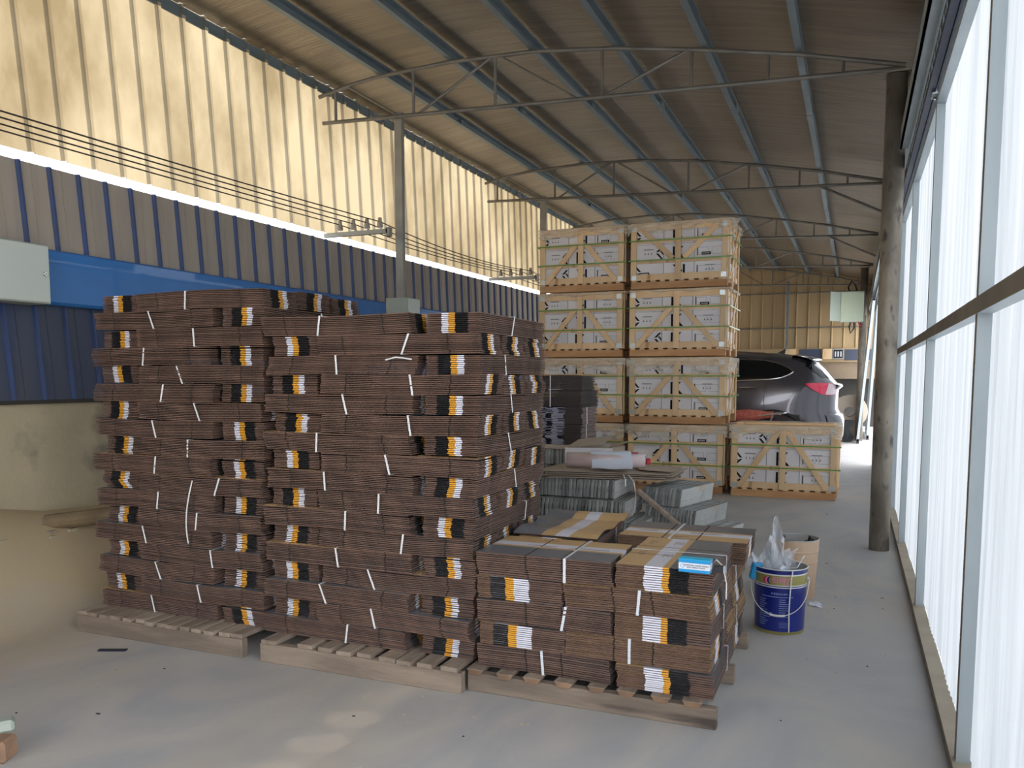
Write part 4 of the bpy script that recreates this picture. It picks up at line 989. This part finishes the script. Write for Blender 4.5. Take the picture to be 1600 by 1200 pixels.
def rs(poly, n):
    """resample a polyline by x"""
    out = []; tot = [0]
    for a, b in zip(poly, poly[1:]): tot.append(tot[-1]+hypot(b[0]-a[0], b[1]-a[1]))
    for k in range(n):
        d = tot[-1]*k/(n-1)
        for i in range(len(poly)-1):
            if d <= tot[i+1]+1e-9:
                t = (d-tot[i])/max(1e-9, tot[i+1]-tot[i]); out.append((poly[i][0]+(poly[i+1][0]-poly[i][0])*t, poly[i][1]+(poly[i+1][1]-poly[i][1])*t)); break
    return out
# side glass: rear quarter, rear door, front door
wt = [(-2.42,1.745),(-1.62,1.765),(-1.30,1.75),(-1.08,1.70),(-.93,1.63),(-.87,1.575)]
wb = [(-2.42,1.40),(-1.62,1.435),(-1.20,1.455),(-1.05,1.475),(-.93,1.52),(-.865,1.565)]
patch(rs(wt,22), rs(wb,22), 'car_glass', name='side_window')
patch(rs([(-3.35,1.45),(-3.0,1.66),(-2.50,1.74)],12), rs([(-3.45,1.36),(-3.0,1.38),(-2.50,1.395)],12), 'car_glass', name='side_window')
loop = rs(wt,26)+rs(wb,26)[::-1]
cp('chrome_trim', MB().tube([cside(x, z, .009) for x, z in loop], .009, 'chrome', 6))
for x in (-1.72,): cp('window_pillar', MB().tube([cside(x+.08*(1-k/6)*-1+.05, 1.44+.31*k/6, .010) for k in range(7)], .010, 'car_black', 6))
cp('door_gap', MB().tube([cside(-1.27-.0*k, 1.44-.5*k/8, .001) for k in range(9)], .004, 'car_black', 5))
cp('door_gap', MB().tube([cside(-2.45, 1.40-.95*k/8, .001) for k in range(9)], .004, 'car_black', 5))
cp('door_handle', MB().tube([cside(-1.64+.26*k/6, 1.325+.012*k/6, .02+.012*sin(pi*k/6)) for k in range(7)], [.006,.011,.012,.012,.012,.011,.006], 'chrome', 8))
cp('fuel_flap', MB().lathe([(.075,0),(.083,-.004)], 'car_black', 24, (-1.72, CY0+.004, 1.02), 'y'))
# tail lamp, rear glass, spoiler, bumper and reflector
lt = [(-.68,1.395),(-.52,1.405),(-.40,1.40),(-.30,1.385),(-.245,1.365)]; lb_ = [(-.68,1.375),(-.56,1.29),(-.46,1.235),(-.36,1.215),(-.262,1.225)]
patch(rs(lt,16), rs(lb_,16), 'lamp_red', .024, name='tail_lamp')
patch(rs([(-.36,1.39),(-.30,1.38),(-.25,1.36)],8), rs([(-.40,1.23),(-.34,1.225),(-.262,1.23)],8), 'lamp_clear', .029, name='tail_lamp_lens')
patch(rs([(-.36,.80),(-.21,.81)],6), rs([(-.33,.745),(-.20,.75)],6), 'lamp_red', .012, name='reflector')
patch(rs([(-.66,1.70),(-.58,1.735),(-.54,1.71),(-.47,1.64)],10), rs([(-.70,1.66),(-.56,1.56),(-.45,1.48),(-.36,1.475)],10), 'car_glass', .010, name='quarter_glass')
P = []
for k in range(13):      # rear window across the tailgate
    th = -pi/2*.36+pi*.36*k/12; P.append([tuple(Vector(cpt(1.47+.24*j/5, th))+Vector((.006,0,.004))) for j in range(6)])
m = MB(); m.grid(P, 'car_glass'); cp('rear_window', m, smooth=True)
m = MB(); P = []
for k in range(15):
    t = k/14; y = CYC-.74+1.48*t; e = abs(2*t-1)**3*.10
    P.append([(-.90,y,1.835),(-.70-e*.3,y,1.818),(-.50-e,y,1.775-e*.2),(-.485-e,y,1.755-e*.2),(-.55-e,y,1.735-e*.2),(-.72,y,1.765)])
m.grid(P, 'car_paint'); cp('spoiler', m, smooth=True)
m = MB(); m.prism([(-1.20,1.862),(-1.04,1.945),(-1.055,1.862)], CYC-.02, CYC+.02, 'car_black'); cp('roof_antenna', m)
P = [[tuple(Vector(cpt(z, -pi*.15+pi*.30*k/20))+Vector((o_,0,0))) for k in range(21)] for z, o_ in ((1.30,.01),(1.345,.055),(1.375,.06),(1.395,.02))]
m = MB(); m.grid(P, 'car_paint'); cp('tailgate_lip', m, smooth=True)
P = [[tuple(Vector(cpt(z, -pi*.25+pi*.50*k/24))+Vector((o_,0,0))) for k in range(25)] for z, o_ in ((.42,.0),(.60,.03),(.82,.035),(.90,.03),(.93,.0))]
m = MB(); m.grid(P, 'car_paint'); cp('rear_bumper', m, smooth=True)
for s_ in (-1,1): cp('roof_rail', MB().tube([(-1.3-1.3*k/8, CYC+s_*.66, 1.855+.03*sin(pi*k/8)) for k in range(9)], .014, 'chrome', 8))
cp('wing_mirror', MB().box(-3.35,-3.15,CY0-.14,CY0+.06,1.38,1.52,'car_paint'), bevel=.03)

# ------------------------------------------------------------------ motorcycle with a red seat between crates and car
mo = tag(empty('motorcycle', (-1.75, 12.15, 0)), 'motorcycle with a red fluffy seat and chrome rack behind the lone crate', 'motorcycle')
for x in (-1.0+.35, -1.0-.95+.35):
    w_ = empty('wheel', (x+.30 if x > -1 else x-.02, 0, .30)); w_.parent = mo
    MB().lathe([(.235,-.045),(.28,-.05),(.30,-.02),(.30,.02),(.28,.05),(.235,.045)], 'car_rubber', 32, axis='y').build('tyre', w_, smooth=True)
    m = MB(); m.lathe([(.235,-.02),(.225,0),(.235,.02)], 'chrome', 32, axis='y'); m.lathe([(.0001,-.05),(.05,-.04),(.05,.04),(.0001,.05)], 'chrome', 16, axis='y')
    for k in range(10): a = 2*pi*k/10; m.tube([(0,0,0),(.23*cos(a),0,.23*sin(a))], .004, 'chrome', 5)
    m.build('rim', w_)
m = MB(); P = []
for i in range(15):
    t = i/14; x = -.02+.72*t; hh = .055+.05*sin(pi*min(1,t*1.15)); w = .06+.08*sin(pi*(.15+.75*t)); zc = .90+.05*t
    P.append([(x, w*cos(a), zc+hh*sin(a)*(1 if sin(a) > 0 else .7)) for a in [2*pi*k/16 for k in range(17)]])
m.grid(P, 'seat_red'); m.build('seat', mo, smooth=True)
m = MB(); m.tube([(.50,-.11,.94),(.72,-.12,.975),(.84,-.09,.985),(.87,0,.99),(.84,.09,.985),(.72,.12,.975),(.50,.11,.94)], .013, 'chrome', 8)
for k in range(4): m.tube([(.62+.06*k,-.11,.965),(.62+.06*k,.11,.965)], .008, 'chrome', 6)
m.tube([(.70,-.11,.95),(.62,-.10,.72),(.45,-.10,.60)], .010, 'chrome', 6); m.build('rear_rack', mo)
m = MB(); m.tube([(-.85+.2,0,.78),(-.3,0,.82),(.25,0,.80),(.7,0,.80)], .035, 'black_matt', 8); m.tube([(-.55,0,.78),(-.45,0,.40),(.1,0,.35),(.25,0,.78)], .025, 'black_matt', 8); m.tube([(.1,-.06,.36),(.62,-.06,.30)], .02, 'black_matt', 8); m.build('frame', mo)
m = MB(); m.lathe([(.0001,-.14),(.08,-.13),(.10,-.05),(.10,.05),(.08,.13),(.0001,.14)], 'black_matt', 16, (-.18,0,.45), 'y'); m.build('engine', mo)
m = MB(); P = []
for i in range(9):
    t = i/8; x = -.48+.46*t; q = sin(pi*(.12+.80*t)); P.append([(x,.13*q*cos(a),.88+.10*q*sin(a)) for a in [2*pi*k/14 for k in range(15)]])
m.grid(P, 'red'); m.build('fuel_tank', mo, smooth=True)
m = MB(); m.tube([(-.62-.0,-.0,.92),(-.66,0,.80),(-.95,0,.32)], .022, 'chrome', 8); m.build('fork', mo)
MB().tube([(-.50,-.32,1.02),(-.60,-.18,.99),(-.62,0,.95),(-.60,.18,.99),(-.50,.32,1.02)], .012, 'chrome', 8).build('handlebar', mo)
MB().box(.66,.78,-.06,.06,.80,.87,'lamp_red').build('tail_lamp', mo, bevel=.01)

# ------------------------------------------------------------------ odds and ends
r = tag(empty('material_roll', (-.10, 21.2, 0)), 'tan roll of sheeting standing on its side by the far column', 'roll')
m = MB(); m.lathe([(.12,-.25),(.40,-.25),(.41,0),(.40,.25),(.12,.25),(.12,-.25)], 'kraft', 32, (0,0,.66), 'y'); m.build('roll', r); MB().box(-.3,.3,-.2,.2,0,.27,'kraft').build('cradle', r)
m = MB(); P = []
for j in range(9):
    v = j/8; P.append([((.17+.05*sin(i*.9+j)+(.22 if j < 2 and 4 < i < 9 else 0))*cos(2*pi*i/14), (.17+.03*sin(i*1.7))*sin(2*pi*i/14), .50*v) for i in range(15)])
m.grid(P, 'black_matt'); m.add(P[-1][:-1], [tuple(range(14))], 'black_matt'); tag(m.build('black_sack', loc=(-.20,20.3,0), smooth=True), 'dark lumpy sack on the floor in front of the tan roll', 'sack')
tag(MB().tube([(-5.25,4.02,.47),(-4.75,4.30,.53),(-4.3,4.55,.60)], [.055,.06,.062], 'log', 12).build('wooden_pole'), 'round brown pole sticking out of the sandy bank behind the left stack', 'pole')
tag(MB().bar((-3.78,3.17,.004),(-3.64,3.23,.004),.03,.006,'black_rail').build('black_strip'), 'short black strip lying on the floor before the left pallet', 'strip')
m = MB(); m.box(-.06,.06,-.05,.05,0,.09,'slat_end'); o = tag(m.build('brick_piece', loc=(-3.06,2.08,0), rot=(0,0,.4), bevel=.012), 'reddish brick piece at the left edge of the floor', 'brick')
o = tag(MB().box(-.05,.05,-.04,.04,0,.05,'box_side').build('brick_piece', loc=(-3.10,2.13,.088), rot=(0,0,.9), bevel=.012), 'grey-green stone piece on the reddish brick at the left edge', 'stone')
rg = random.Random(9); m = MB()
for k in range(160):
    x = rg.uniform(-3.5,.35); y = rg.uniform(1.6,9.5)
    if 3.3 < y < 8 and x < -.4: continue
    s_ = rg.uniform(.003,.008); m.box(x,x+s_*rg.uniform(1,2.5),y,y+s_,.0,.003,'dirt' if k % 3 else 'black_rail')
o = tag(m.build('floor_debris'), 'tiny chips and crumbs scattered over the concrete floor', 'debris'); o['kind'] = 'stuff'
m = MB()
for k in range(26):
    x = -5.30+rg.uniform(-.1,.25); y = 2.9+rg.uniform(0,2.2); s_ = rg.uniform(.02,.06); z_ = .50*smooth((-4.35-x)/1.15)
    m.box(x,x+s_,y,y+s_*1.3,z_-.02,z_+s_*.5,'plaster')
o = tag(m.build('rubble', bevel=.004), 'small pale plaster crumbs along the foot of the left wall', 'rubble'); o['kind'] = 'stuff'
